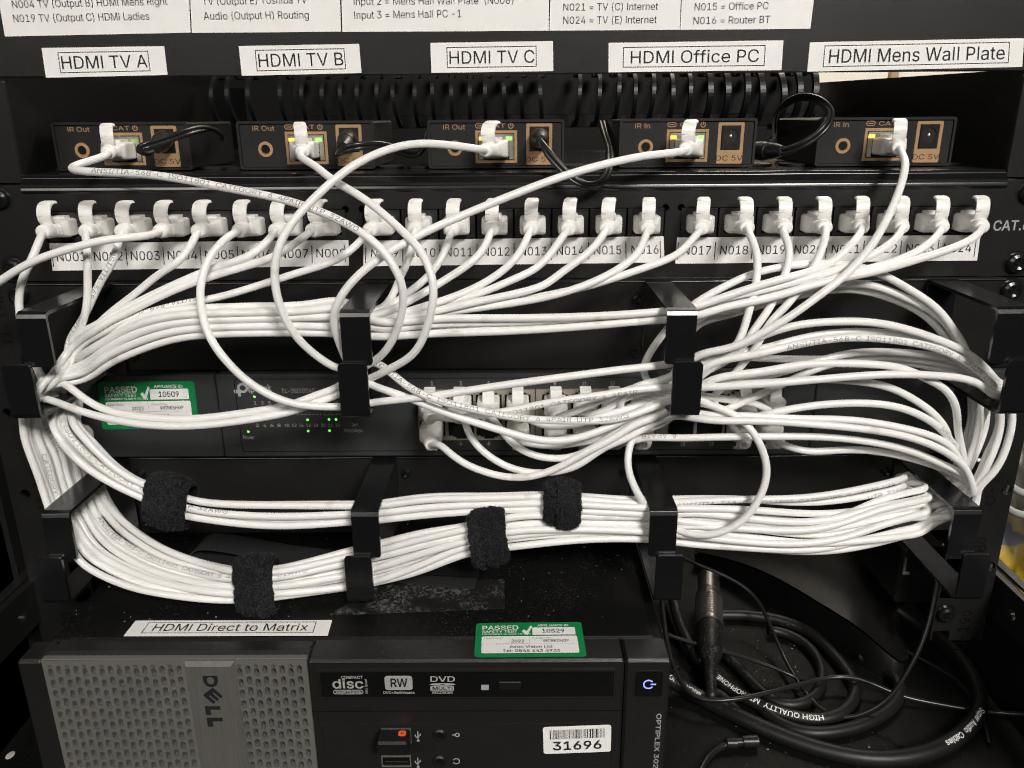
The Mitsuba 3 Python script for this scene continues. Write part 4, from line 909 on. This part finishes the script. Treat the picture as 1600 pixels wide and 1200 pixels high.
LB_IN = {9: [(540, 397), (480, 422), (420, 441), (340, 465), (290, 475), (245, 486), (195, 502), (155, 524), (120, 550)],
         7: [(400, 394), (340, 419), (300, 435), (258, 454), (210, 478), (170, 500), (138, 517), (112, 540)],
         8: [(440, 393), (390, 413), (340, 427), (295, 442), (250, 461), (205, 484), (170, 503), (140, 524), (114, 548)],
         5: [(285, 402), (250, 428), (210, 460), (170, 490), (140, 515), (112, 545)],
         3: [(176, 408), (158, 440), (140, 478), (122, 512), (105, 545)],
         2: [(137, 395), (138, 430), (137, 475), (128, 510), (112, 548)],
         1: [(52, 400), (38, 430), (31, 462), (33, 495), (42, 530), (58, 566)]}
LEFTB = [((540, 520), (540, 474), -40), ((480, 518), (480, 477), -41), ((420, 518), (420, 480), -41), ((340, 520), (340, 482), -41), ((270, 528), (270, 486), -40), ((215, 545), (215, 500), -39), ((165, 568), (165, 528), -37), ((125, 592), (125, 556), -35)]
RIN = {10: ([(640, 402), (622, 446), (598, 486)], .70), 11: ([(690, 402), (660, 439), (620, 470), (584, 492)], .85), 12: ([(750, 396), (712, 427), (677, 449), (635, 473), (590, 492)], .55), 13: ([(812, 396), (782, 428), (730, 458), (660, 481), (590, 497)], .40),
       14: ([(862, 393), (840, 416), (800, 436), (730, 463), (650, 485), (590, 502)], .95), 15: ([(920, 394), (880, 424), (852, 444), (765, 467), (660, 490), (590, 506)], .25), 16: ([(994, 398), (970, 418), (940, 435), (870, 460), (765, 478), (660, 494), (590, 505)], .62), 17: ([(1062, 394), (1045, 404), (975, 429), (905, 450), (800, 471), (695, 486), (590, 508)], .12),
       21: ([(1334, 378), (1310, 402), (1280, 420), (1230, 434), (1180, 447), (1130, 462), (1085, 476), (1041, 483), (940, 492), (800, 497), (660, 500), (590, 502)], .78), 22: ([(1392, 380), (1360, 400), (1310, 421), (1280, 431), (1230, 444), (1180, 456), (1130, 467), (1085, 481), (1041, 488), (940, 496), (800, 503), (660, 508), (590, 512)], .48),
       23: ([(1452, 380), (1420, 399), (1360, 418), (1280, 438), (1230, 450), (1180, 462), (1130, 472), (1085, 487), (1041, 493), (905, 505), (765, 513), (660, 518), (590, 521)], .05), 24: ([(1510, 378), (1460, 397), (1400, 415), (1340, 429), (1280, 441), (1230, 456), (1180, 469), (1130, 480), (1085, 493), (1041, 498), (905, 510), (765, 518), (660, 521), (590, 524)], .0)}


def upper_left(n):
    if n in LB_IN:
        p = LB_IN[n]; k = len(p); return [(u, v, -30 - 6 * i / k) for i, (u, v) in enumerate(p)]
    p, f = RIN[n]; k = len(p); ly = (n % 3 - 1) * .9
    a = [(u, v, (-30 if n < 20 else -34) - 10 * min(1, i / 3) + 2 * ly) for i, (u, v) in enumerate(p)]
    if n < 18: a += [(u, v, y) for u, v, y in lane(LEFTB, f, ly)]
    else: a += [(u, v, y) for u, v, y in lane(LEFTB, f, ly)]
    return a


def lower(lb, rv=None, arc=None, sw=None):
    """The rest of a cable's run: down the left side, along the lower bundle, up the right side and back to the switch."""
    kind, f, ly = lb
    out = lane(LVLB if kind == 'LB' else UBW, f, ly)
    if rv is not None: out += lane(RV, rv[0], rv[1])
    if arc: out += ARC[arc]
    if sw: out += SW[sw]
    return out


CAB = []
def cable(key, label, start, pts, end=None, text=(), group='white network cables'):
    CAB.append(dict(key=key, label=label, start=start, pts=pts, end=end, text=text, group=group))

runs = {1: (('LB', 0.0, 0), (0.0, 0), 'R8', 'T1'), 2: (('LB', .24, 0), (.42, 0), 'R2', 'T5'), 3: (('LB', .48, 0), (.85, 0), 'R4', 'B1'), 5: (('LB', .72, 0), (1.1, 0), 'R3', 'T4'), 7: (('LB', .97, 0), (.45, 1.1), 'A1', 'L'), 8: (('LB', .12, 1), (.95, 1.1), 'A2', 'T7'),
        9: (('LB', .6, 1), (1.2, 1.2), 'A3', 'T6'), 10: (('LB', 1.0, 1), None, 'R11', 'T2'), 11: (('UB', 0.0, 0), None, 'R13', 'B7'), 12: (('UB', .45, 0), None, 'R12', 'T3'), 13: (('UB', .9, 0), None, 'R9', 'B6'), 14: (('UB', 1.0, 1), None, 'R7', 'B4'),
        15: (('LB', .36, 1), None, 'R10', 'T11'), 16: (('LB', .84, 1), None, 'R14', 'B12'), 17: (('UB', .3, 1), (.8, 2.0), 'R5', None)}
TXT = 'ANSI/TIA-568-C  ISO11801  CATEGORY  6  4PAIR  UTP  32AWG'
texts = {3: [((186, 385), TXT, 0, .1), ((1225, 545), TXT, 1, -.3)], 15: [((1465, 668), TXT, 1, .1)], 12: [((60, 640), TXT, 0, .8)], 5: [((118, 838), TXT, 0, .7)], 9: [((330, 490), TXT, 0, -.6)], 13: [((1056, 783), TXT, 0, -.9)], 1: [((790, 640), 'ISO11801  CATEGORY  6  4PAIR', 1, -.7)], 14: [((1352, 756), 'UTP  32AWG', 0, -.4)], 11: [((1060, 684), '6  4PAIR  UTP  32AWG', 0, -.5)], 2: [((55, 715), 'CATEGORY  6', 0, .3)]}
loop = [(1040, 520, -34), (1018, 552, -36), (1006, 590, -38), (1030, 620, -40), (1070, 634, -42), (1110, 641, -46), (1140, 651, -49), (1165, 667, -52), (1187, 697, -55), (1197, 728, -56), (1195, 756, -57), (1182, 785, -58), (1160, 812, -58), (1126, 830, -57), (1092, 834, -54), (1054, 824, -50), (1017, 799, -48), (1002, 778, -50), (985, 743, -48), (982, 704, -44), (994, 672, -38), (1002, 655, -33)]
for n in range(1, 25):
    lab = f'white network cable plugged into the port labelled N{n:03d}'
    if n in runs:
        lb, rv, arc, swp = runs[n]
        if swp in SW: pts = upper_left(n) + lower(lb, rv, arc, swp); end = ('S', swp)
        elif swp == 'L': pts = upper_left(n) + lower(lb, rv, arc) + loop; end = ('S', 'T8')
        else: pts = upper_left(n) + lower(lb, rv, arc); end = ('S', swp) if swp else None
        if n == 17: pts += [(1060, 612, -38), (1048, 628, -30)]
        cable('network_cable', lab, ('P', n), pts, end, texts.get(n, ()))
cable('network_cable', 'white network cable from the port labelled N004, leaving the photo at the left edge', ('P', 4), [(225, 369, -31), (190, 372, -36), (150, 378, -40), (105, 390, -42), (60, 405, -43), (20, 426, -43), (-25, 458, -40), (-70, 510, -20)])
cable('network_cable', 'white network cable from port N006 in a big loose loop, then across the switch', ('P', 6), [(352, 374, -33), (334, 393, -37), (320, 420, -42), (313, 455, -48), (316, 490, -54), (327, 525, -58), (347, 556, -60), (381, 592, -60), (437, 627, -58), (490, 640, -54), (550, 641, -50), (580, 636, -50), (660, 624, -54), (765, 606, -57), (870, 591, -58), (975, 578, -54), (1041, 571, -48)] + [(1095, 562, -42), (1160, 560, -36), (1230, 562, -31)] + [(1320, 562, -28), (1400, 566, -26), (1460, 578, -25), (1520, 605, -25), (1530, 650, -28), (1520, 700, -30), (1505, 745, -32), (1480, 790, -30), (1430, 812, -28)])
c18 = [(1174, 372, -30), (1181, 390, -34), (1184, 415, -38), (1180, 450, -42), (1170, 490, -45), (1156, 532, -47), (1135, 560, -47), (1095, 594, -44)]
cable('network_cable', 'white network cable plugged into the port labelled N018', ('P', 18), c18 + [(1045, 640, -36), (985, 668, -33), (920, 684, -31), (870, 688, -30)] , ('S', 'B5'))
c19 = [(1226, 368, -30), (1234, 388, -34), (1231, 420, -38), (1216, 460, -42), (1200, 490, -45), (1175, 527, -47), (1155, 556, -47), (1128, 577, -46), (1095, 598, -42)]
cable('network_cable', 'white network cable plugged into the port labelled N019', ('P', 19), c19 + [(1046, 625, -35), (1000, 640, -31), (955, 655, -28)], None)
c20 = [(1289, 372, -31), (1280, 400, -36), (1260, 436, -40), (1230, 476, -43), (1200, 509, -44), (1178, 546, -44), (1150, 581, -42), (1126, 610, -40), (1113, 626, -39), (1120, 639, -39), (1150, 633, -39), (1180, 619, -38)]
cable('network_cable', 'white network cable from port N020 that bends in a tight hook above the switch', ('P', 20), c20 + [p for p in ARC['R6'][::-1]] + [(1535, 660, -25), (1524, 700, -26), (1508, 742, -26), (1480, 780, -26)])
for n in (21, 22, 23, 24):
    f = {21: .92, 22: .66, 23: .35, 24: .1}[n]
    cable('network_cable', f'white network cable plugged into the port labelled N{n:03d}', ('P', n), upper_left(n) + lane(LVLB, f, 1.9, 0, 7) + [(120 + 30 * f, 800 + 10 * f, -30)])
cable('network_cable', 'white network cable from the HDMI TV A box with printed lettering along it', ('E', 0), [(160, 245, -8), (126, 256, -17), (113, 263, -26), (125, 267, -33), (180, 270, -37), (250, 275, -40), (340, 291, -44), (430, 309, -48), (500, 331, -52), (560, 361, -56), (600, 395, -59), (625, 437, -60), (630, 472, -58), (616, 526, -53), (590, 560, -47), (560, 580, -44), (532, 602, -46), (490, 619, -49), (455, 632, -50), (385, 645, -52), (297, 655, -53), (210, 650, -51), (140, 628, -47), (90, 594, -42), (68, 606, -38), (46, 622, -34), (28, 640, -28)], None, [((150, 266), TXT, 0, .1)])
cable('network_cable', 'white network cable from the HDMI TV B box, crossing in front of N009', ('E', 1), [(470, 245, -10), (490, 258, -20), (520, 281, -30), (570, 312, -40), (630, 363, -50), (660, 398, -56), (676, 440, -60), (675, 480, -61), (652, 545, -58), (618, 572, -53), (580, 591, -47), (556, 602, -45), (530, 616, -47), (490, 631, -50), (455, 643, -51), (385, 656, -54), (297, 665, -55), (210, 661, -53), (122, 641, -49), (60, 622, -43), (42, 632, -38), (24, 645, -30)])
cable('network_cable', 'white network cable from the HDMI TV C box, swinging left in a wide arc', ('E', 2), [(748, 233, -8), (720, 229, -14), (680, 225, -20), (640, 226, -26), (590, 240, -34), (540, 268, -42), (490, 312, -50), (455, 352, -55), (435, 392, -58), (430, 440, -59), (441, 487, -59), (465, 529, -57), (497, 559, -53), (530, 577, -48), (552, 574, -44), (583, 568, -46), (625, 596, -52), (674, 622, -56), (744, 640, -56), (793, 650, -55), (828, 655, -55), (905, 659, -54), (975, 655, -51), (1045, 632, -46), (1095, 632, -44), (1130, 652, -40), (1146, 672, -35)], ('S', 'B11'), [((583, 566), TXT, 0, .25)])
cable('network_cable', 'white network cable from the HDMI Office PC box, sweeping down to the left', ('E', 3), [(1068, 236, -8), (1040, 240, -14), (1000, 245, -20), (900, 269, -30), (800, 305, -38), (700, 346, -45), (620, 386, -52), (560, 430, -57), (530, 468, -58), (521, 500, -56), (530, 535, -51), (552, 578, -46), (578, 599, -47), (625, 617, -51), (695, 645, -53), (747, 662, -53), (800, 678, -53), (852, 689, -53), (905, 685, -52), (975, 659, -49), (1045, 626, -44), (1095, 622, -41), (1150, 628, -38), (1185, 634, -36)], ('S', 'T12'))
cable('network_cable', 'white network cable from the HDMI Mens Wall Plate box, dropping across N021', ('E', 4), [(1412, 246, -8), (1414, 262, -16), (1404, 300, -26), (1384, 345, -35), (1358, 388, -42), (1320, 430, -48), (1275, 465, -52), (1230, 497, -54), (1190, 520, -54), (1140, 543, -52), (1086, 557, -48), (1045, 588, -46), (1000, 600, -44), (970, 625, -40), (985, 660, -34), (1000, 680, -32)], ('S', 'B8'))

# real stiffness: let the cables push one another apart until none run through each other or through the steel
pts, idx, fixed = [], [], []
for k, c in enumerate(CAB):
    kind, who = c['start']
    if kind == 'P': face = np.array([port_x[who - 1], 5.0, (PZ0 + PZ1) / 2]); c['p0'] = (face, 1, 'P')
    else: q = ex_port[who]; face = np.array([q[0], YB, q[1]]); c['p0'] = (face, 1, 'E')
    first = at(*c['pts'][0][:2], c['pts'][0][2]); yaw = np.clip((first[0] - face[0]) / 14, -1, 1) if kind == 'E' else np.clip((first[0] - face[0]) / 40, -.3, .3)
    c['yaw0'] = yaw
    P = [face + [yaw * 6, -17, 0], face + [yaw * 9, -22, 0]] + [at(*p) for p in c['pts']]
    if c['end'] and c['end'][1] in sw_port:
        xc, zc, sg = sw_port[c['end'][1]]; e_ = np.array([xc, YS, zc]); c['p1'] = (e_, sg, 'S'); yw = np.clip((P[-1][0] - xc) / 40, -.3, .3); c['yaw1'] = yw; P += [e_ + [yw * 9, -22.5, 0], e_ + [yw * 6, -17, 0]]
    P = spline(P, 4.0); c['n0'] = len(pts); fx = np.zeros(len(P), bool); fx[:3] = True
    if 'p1' in c: fx[-3:] = True
    pts += list(P); idx += [k] * len(P); fixed += list(fx); c['n1'] = len(pts)
P = np.array(pts); P0 = P.copy(); idx = np.array(idx); fixed = np.array(fixed); ar = np.arange(len(P))
inner = np.ones(len(P), bool)
for c in CAB: inner[c['n0']] = inner[c['n1'] - 1] = False
W = np.array([.35, 1.0, .35])
for it in range(70):
    pr_ = cKDTree(P).query_pairs(2 * R * 1.1, output_type='ndarray')
    i, j = pr_[:, 0], pr_[:, 1]; ok = (idx[i] != idx[j]) | (np.abs(i - j) > 8); i, j = i[ok], j[ok]
    d = P[i] - P[j]; d[:, 1] += np.where(np.abs(d[:, 1]) < .05, np.where(P0[i, 1] + .01 * idx[i] < P0[j, 1] + .01 * idx[j], -.3, .3), 0); L = np.linalg.norm(d, axis=1) + 1e-9
    mv = (d / L[:, None]) * ((2 * R * 1.1 - L).clip(0) * .5)[:, None] * W * .8
    D = np.zeros_like(P); cnt = np.zeros(len(P)); np.add.at(D, i, mv); np.add.at(D, j, -mv); np.add.at(cnt, i, 1); np.add.at(cnt, j, 1)
    P = P + D / np.maximum(cnt, 1)[:, None] ** .5
    # keep the displacement smooth along each cable
    E = P - P0; S = E.copy(); m = inner & ~fixed; ii = ar[m]; S[ii] = .5 * E[ii] + .25 * (E[ii - 1] + E[ii + 1]); P = P0 + S
    x, y, z = P.T
    panel_zone = (z < 2) & (z > -182); y[:] = np.where(panel_zone & (y > -R - .6), -R - .6, y)
    y[:] = np.where((z < -86) & (z > -136) & (y > YS - R - 1.4), YS - R - 1.4, y)
    for zt_, zb_, dxs, rx_ in ((-46.2, -90.0, (-9, -2, 3.3, 7), RX), (-135.2, -178.8, (-6, -4, 3.5, 6.5), RX2)):
        for xc, dx_ in zip(rx_, dxs):
            a = (np.abs(x - xc - dx_ / 2) < 8.5 + abs(dx_) / 2) & (z > zb_ - 1) & (z < zt_ + 1); y[:] = np.where(a & (y < -55.0), -55.0, y)
            b = (np.abs(x - xc - dx_) < 7.2) & (y > -57); z[:] = np.where(b & (z > zb_ - 1.0) & (z < zb_ + R + .9), zb_ + R + .9, z); b = (np.abs(x - xc) < 7.2) & (y > -57); z[:] = np.where(b & (z < zt_ + 2.0) & (z > zt_ - R - .9), zt_ - R - .9, z)
    a = (y > -95 - R) & (z < ZT + R + .6) & (z > ZT - 8) & (x < Xof(1050, 1000)); z[:] = np.where(a, ZT + R + .6, z)
    P = np.stack([x, y, z], 1); P[fixed] = P0[fixed]


for it in range(36):   # last smoothing of the offsets
    E = P - P0; S = E.copy(); ii = ar[inner & ~fixed]; S[ii] = .4 * E[ii] + .3 * (E[ii - 1] + E[ii + 1]); P = P0 + S
for c in CAB:
    Q = spline(P[c['n0']:c['n1']][np.r_[0, 1, 2:(c['n1'] - c['n0'] - 2):2, -2, -1]], 2.2)
    key = thing(c['key'], c['label'], 'network cable', c['group'])
    c['Q'] = Q; c['lane'] = runs[int(c['label'][-3:])][0][0] if c['label'][-3:].isdigit() and int(c['label'][-3:]) in runs else None
    add(key + '__cord', tube(Q, R, 14), 'm_cable', True)
    lt = []
    for (uv, s_, fl_p, roll) in c['text']:
        QQ = Q[::-1] if fl_p else Q
        px = pix(QQ); k = np.argmin(((px - uv) ** 2).sum(1)); s0 = np.linalg.norm(np.diff(QQ[:k + 1], axis=0), axis=1).sum()
        for cut in (len(s_), len(s_) // 2):
            m = cord_text(QQ, R, s_[:cut], s0, 1.95, roll, False, 1.35, lift=.07)
            if m is not None: lt.append(m); break
    for m in lt: add(key + '__lettering', m, 'm_cordprint')
    for tag in ('0', '1'):
        if 'p' + tag in c:
            f_, sg, kd = c['p' + tag]; b_, l_, cl_ = plug_meshes(f_, sg, kd, c['yaw' + tag])
            k = add(key + '__plug', b_, 'm_boot', 50); add(k + '__latch_cover', [l_], 'm_boot', 55); add(k + '__clip', cl_, 'm_clear', 30)

# plugs seen in the switch whose own cord is lost in the bundle keep a short visible tail
used = {c['end'][1] for c in CAB if c['end']}

# ------------------------------------------------------------------ black hook-and-loop straps round the lower bundles
def strap(label, lane_, uv, yv, width, pad, reach, tail, seed, slant=0.0):
    allQ = np.vstack([c['Q'] for c in CAB if c['lane'] == lane_])
    c0 = at(*uv, yv); near = allQ[(np.linalg.norm(allQ - c0, axis=1) < reach)]
    tq = []
    for c in [c_ for c_ in CAB if c_['lane'] == lane_]:
        d = np.linalg.norm(c['Q'] - c0, axis=1); k = int(np.clip(np.argmin(d), 2, len(c['Q']) - 3))
        if d.min() < reach * .75: v_ = c['Q'][k + 2] - c['Q'][k - 2]; tq.append(v_ * np.sign(v_[0]) / np.linalg.norm(v_))
    ax = np.mean(tq, 0); ax /= np.linalg.norm(ax); ax = ax * .45 + np.array([.55, 0, 0]); ax /= np.linalg.norm(ax)
    e1 = np.cross(ax, [0, 1, 0]); e1 /= np.linalg.norm(e1); e2 = np.cross(e1, ax)
    if e1[2] < 0: e1 = -e1
    e2 = np.array([0, -1.0, 0]); e2 -= ax * (ax @ e2); e2 /= np.linalg.norm(e2)
    N, M = 280, 64; vs = []; th = np.linspace(0, 2 * np.pi, N, endpoint=False)
    def section(s, padding):
        q = near - c0; w = np.abs(q @ ax - s) < 4.0
        g = MultiPoint(np.c_[q[w] @ e2, q[w] @ e1]).convex_hull.buffer(R + padding).buffer(2).buffer(-2)
        b = g.exterior; cc = np.array(g.centroid.coords[0]); out = []
        for a in th:
            r_ = LineString([cc, cc + 80 * np.array([np.cos(a), np.sin(a)])]).intersection(b); p_ = np.array(r_.coords[0] if r_.geom_type == 'Point' else list(r_.geoms)[0].coords[0]); out.append(p_)
        return np.array(out)
    base = [section(s, pad) for s in np.linspace(-width / 2, width / 2, 5)]; base = np.mean(base, 0)[None] * .6 + np.array(base) * .4
    k_ = np.ones(9) / 9; base = np.stack([np.stack([np.convolve(np.r_[b[-4:, m_], b[:, m_], b[:4, m_]], k_, 'valid') for m_ in (0, 1)], 1) for b in base])
    def shell(r0, r1, a0=None, a1=None, s0=-.5, s1=.5, sd=0):
        rows = []
        for i, s in enumerate(np.linspace(s0, s1, M)):
            fi = (s + .5) * 4; lo = int(np.clip(math.floor(fi), 0, 3)); b = base[lo] * (1 - fi + lo) + base[lo + 1] * (fi - lo)
            cc = b.mean(0); dd = b - cc; un = dd / np.linalg.norm(dd, axis=1, keepdims=True); edge = 1 - .6 * abs(s * 2) ** 6
            for r_, inner_ in ((r1 * edge, 0),):
                q = b + un * (r_ + 1.9 * (1 - (2 * s) ** 2) - .5); rows.append(c0 + ax * (s * width + slant * (b[:, 1:2] - cc[1])) + e2 * q[:, :1] + e1 * q[:, 1:])
        V = np.array(rows)
        V = V + ((meshkit.fbm(V * .5 + sd, 2, seed)[..., None] - .5) * 1.8 + (meshkit.noise(V * 1.25 + sd, seed)[..., None] - .5) * .5 + (.28 * np.sin(np.arange(N) / N * 2 * np.pi * 34)[None, :, None] * np.sin(np.linspace(0, 1, M) * np.pi * 22)[:, None, None])) * (V - (c0 + ax * 0)) / (np.linalg.norm(V - c0, axis=-1, keepdims=True) + 1e-6)
        sel = np.arange(N) if a0 is None else np.where((th >= a0) & (th <= a1) | (th - 2 * np.pi >= a0) & (th - 2 * np.pi <= a1))[0]
        if a0 is not None: sel = np.array(sorted(sel, key=lambda q: th[q] - (2 * np.pi if th[q] > a1 + .01 else 0)))
        V = V[:, sel]; n_ = len(sel); inn = V - (V - (c0 + ax * ((V - c0) @ ax)[..., None])) * (1.3 / (np.linalg.norm(V - c0, axis=-1, keepdims=True) + 1e-6))
        A = np.concatenate([V.reshape(-1, 3), inn.reshape(-1, 3)]); o = M * n_; f = []; wrap = a0 is None
        for i in range(M - 1):
            for j in range(n_ if wrap else n_ - 1):
                k = (j + 1) % n_; p = (i * n_ + j, i * n_ + k, (i + 1) * n_ + k, (i + 1) * n_ + j); f += [(p[0], p[1], p[2]), (p[0], p[2], p[3]), (o + p[0], o + p[2], o + p[1]), (o + p[0], o + p[3], o + p[2])]
        for i, rv_ in ((0, 0), (M - 1, 1)):
            for j in range(n_ if wrap else n_ - 1):
                k = (j + 1) % n_; p, q = i * n_ + j, i * n_ + k; f += [(p, q, o + q), (p, o + q, o + p)]
        if not wrap:
            for j in (0, n_ - 1):
                for i in range(M - 1): p, q = i * n_ + j, (i + 1) * n_ + j; f += [(p, q, o + q), (p, o + q, o + p)]
        return trimesh.Trimesh(A, np.array(f), process=False)
    key = thing('cable_strap', label, 'cable strap', 'fabric straps round the lower bundles')
    bm = shell(0, 1.3); add(key + '__band', bm, 'm_velcro', True)
    tm = shell(1.4, 2.5, tail[0], tail[1], tail[2], tail[3], 5); add(key + '__tail', tm, 'm_velcro', True)
    rg = np.random.default_rng(seed); hv, hf = [], []
    for mesh_, count in ((bm, 3600), (tm, 1300)):   # the fuzz of fine loops on the fabric
        half = len(mesh_.vertices) // 2; ids = rg.integers(0, half, count); nrm = mesh_.vertices[:half] - mesh_.vertices[half:]; nrm /= np.linalg.norm(nrm, axis=1, keepdims=True) + 1e-9
        for q in ids:
            p = mesh_.vertices[q] + rg.normal(0, .25, 3); o_ = nrm[q]; t1 = np.cross(o_, rg.normal(0, 1, 3)); t1 /= np.linalg.norm(t1); t2 = np.cross(o_, t1); L_ = rg.uniform(.35, .9); w_ = .07
            a_ = [p - t1 * L_ * .5 - o_ * .1, p - t1 * L_ * .2 + o_ * L_ * .55, p + t1 * L_ * .3 + o_ * L_ * .5, p + t1 * L_ * .55 - o_ * .1]; b0 = len(hv)
            for x_ in a_: hv += [x_ - t2 * w_, x_ + t2 * w_]
            for m_ in range(3): k0 = b0 + 2 * m_; hf += [(k0, k0 + 1, k0 + 3), (k0, k0 + 3, k0 + 2)]
    add(key + '__fuzz', trimesh.Trimesh(np.array(hv), np.array(hf), process=False), 'm_fuzz', kind='stuff')


strap('black fabric strap furthest left, round the upper of the two lower bundles', 'UB', (263, 787), -53, 18.5, 3.6, 24, (-.2, 1.3, -.42, .36), 1)
strap('black fabric strap at the lowest sag of the bottom bundle, left of the second ring', 'LB', (400, 914), -60, 17, 3.0, 24, (-1.5, 1.0, .12, .5), 2)
strap('black fabric strap round the bottom bundle, right of the second lower ring', 'LB', (764, 838), -54, 16.5, 2.8, 24, (-1.5, 1.2, -.5, -.18), 3)
strap('black fabric strap furthest right, round the upper of the two lower bundles', 'UB', (878, 784), -52, 16.5, 3.0, 18, (-1.2, 1.4, -.15, .45), 4)

# ------------------------------------------------------------------ black power leads of the small boxes
def twin(label, pts, boot=None):
    e = thing('power_lead', label, 'power lead', 'power leads of the small boxes')
    Q = spline(pts, 1.6); t_, _, _ = frames(Q); sd = np.cross(t_, [0, 1, 0]); sd /= np.linalg.norm(sd, axis=1, keepdims=True) + 1e-9
    k_ = np.ones(11) / 11; sd = np.stack([np.convolve(np.pad(sd[:, m_], 5, 'edge'), k_, 'valid') for m_ in range(3)], 1)
    add(e + '__cord', [tube(Q + sd * .95, 1.0, 10), tube(Q - sd * .95, 1.0, 10)], 'm_cord', True)
    if boot is not None:
        c, ax = boot; add(e + '__plug', lathe([(4.3, 0), (4.5, 5), (4.0, 8), (3.6, 8.4), (3.6, 9.0), (3.9, 9.4), (3.5, 13), (2.4, 17), (.01, 17.3)], c, ax, 22), 'm_plastic', 30)
for i, lab, pts in ((0, 'black power lead of the leftmost box, looping left over its network plug', [(233, 240, -4), (219, 237, -12), (221, 231, -15), (240, 224, -12), (280, 211, -4), (310, 202, 8), (335, 203, 26), (345, 215, 55)]),
                    (1, 'black power lead of the box under HDMI TV B', [(528, 240, -4), (540, 233, -7), (565, 228, -6), (600, 228, 2), (630, 238, 14), (650, 240, 30), (668, 205, 90)]),
                    (2, 'black power lead of the HDMI TV C box, hanging in a loop below it', [(846, 222, -4), (858, 241, -8), (876, 262, -10), (900, 283, -11), (925, 290, -10), (943, 281, -7), (952, 258, 2), (953, 235, 22), (940, 190, 80)])):
    cx, cz = ex_port[i][2], ex_port[i][3]; c0 = np.array([cx, YB - .4, cz + .6]); p1 = at(*pts[0]); ax = p1 - c0
    twin(lab, [c0 + ax * .85] + [at(*p) for p in pts], (c0, ax / np.linalg.norm(ax)))
c0, c1 = at(1181, 236, 34), at(1214, 236, 22)
twin('black loose power lead lying looped between the two rightmost boxes', [c1, at(1226, 236, 18), at(1262, 222, 12), at(1290, 198, 12), at(1298, 178, 16), at(1285, 160, 22), at(1252, 152, 30), at(1224, 166, 40), at(1212, 190, 60), at(1208, 215, 90)], (c0, (c1 - c0) / np.linalg.norm(c1 - c0)))
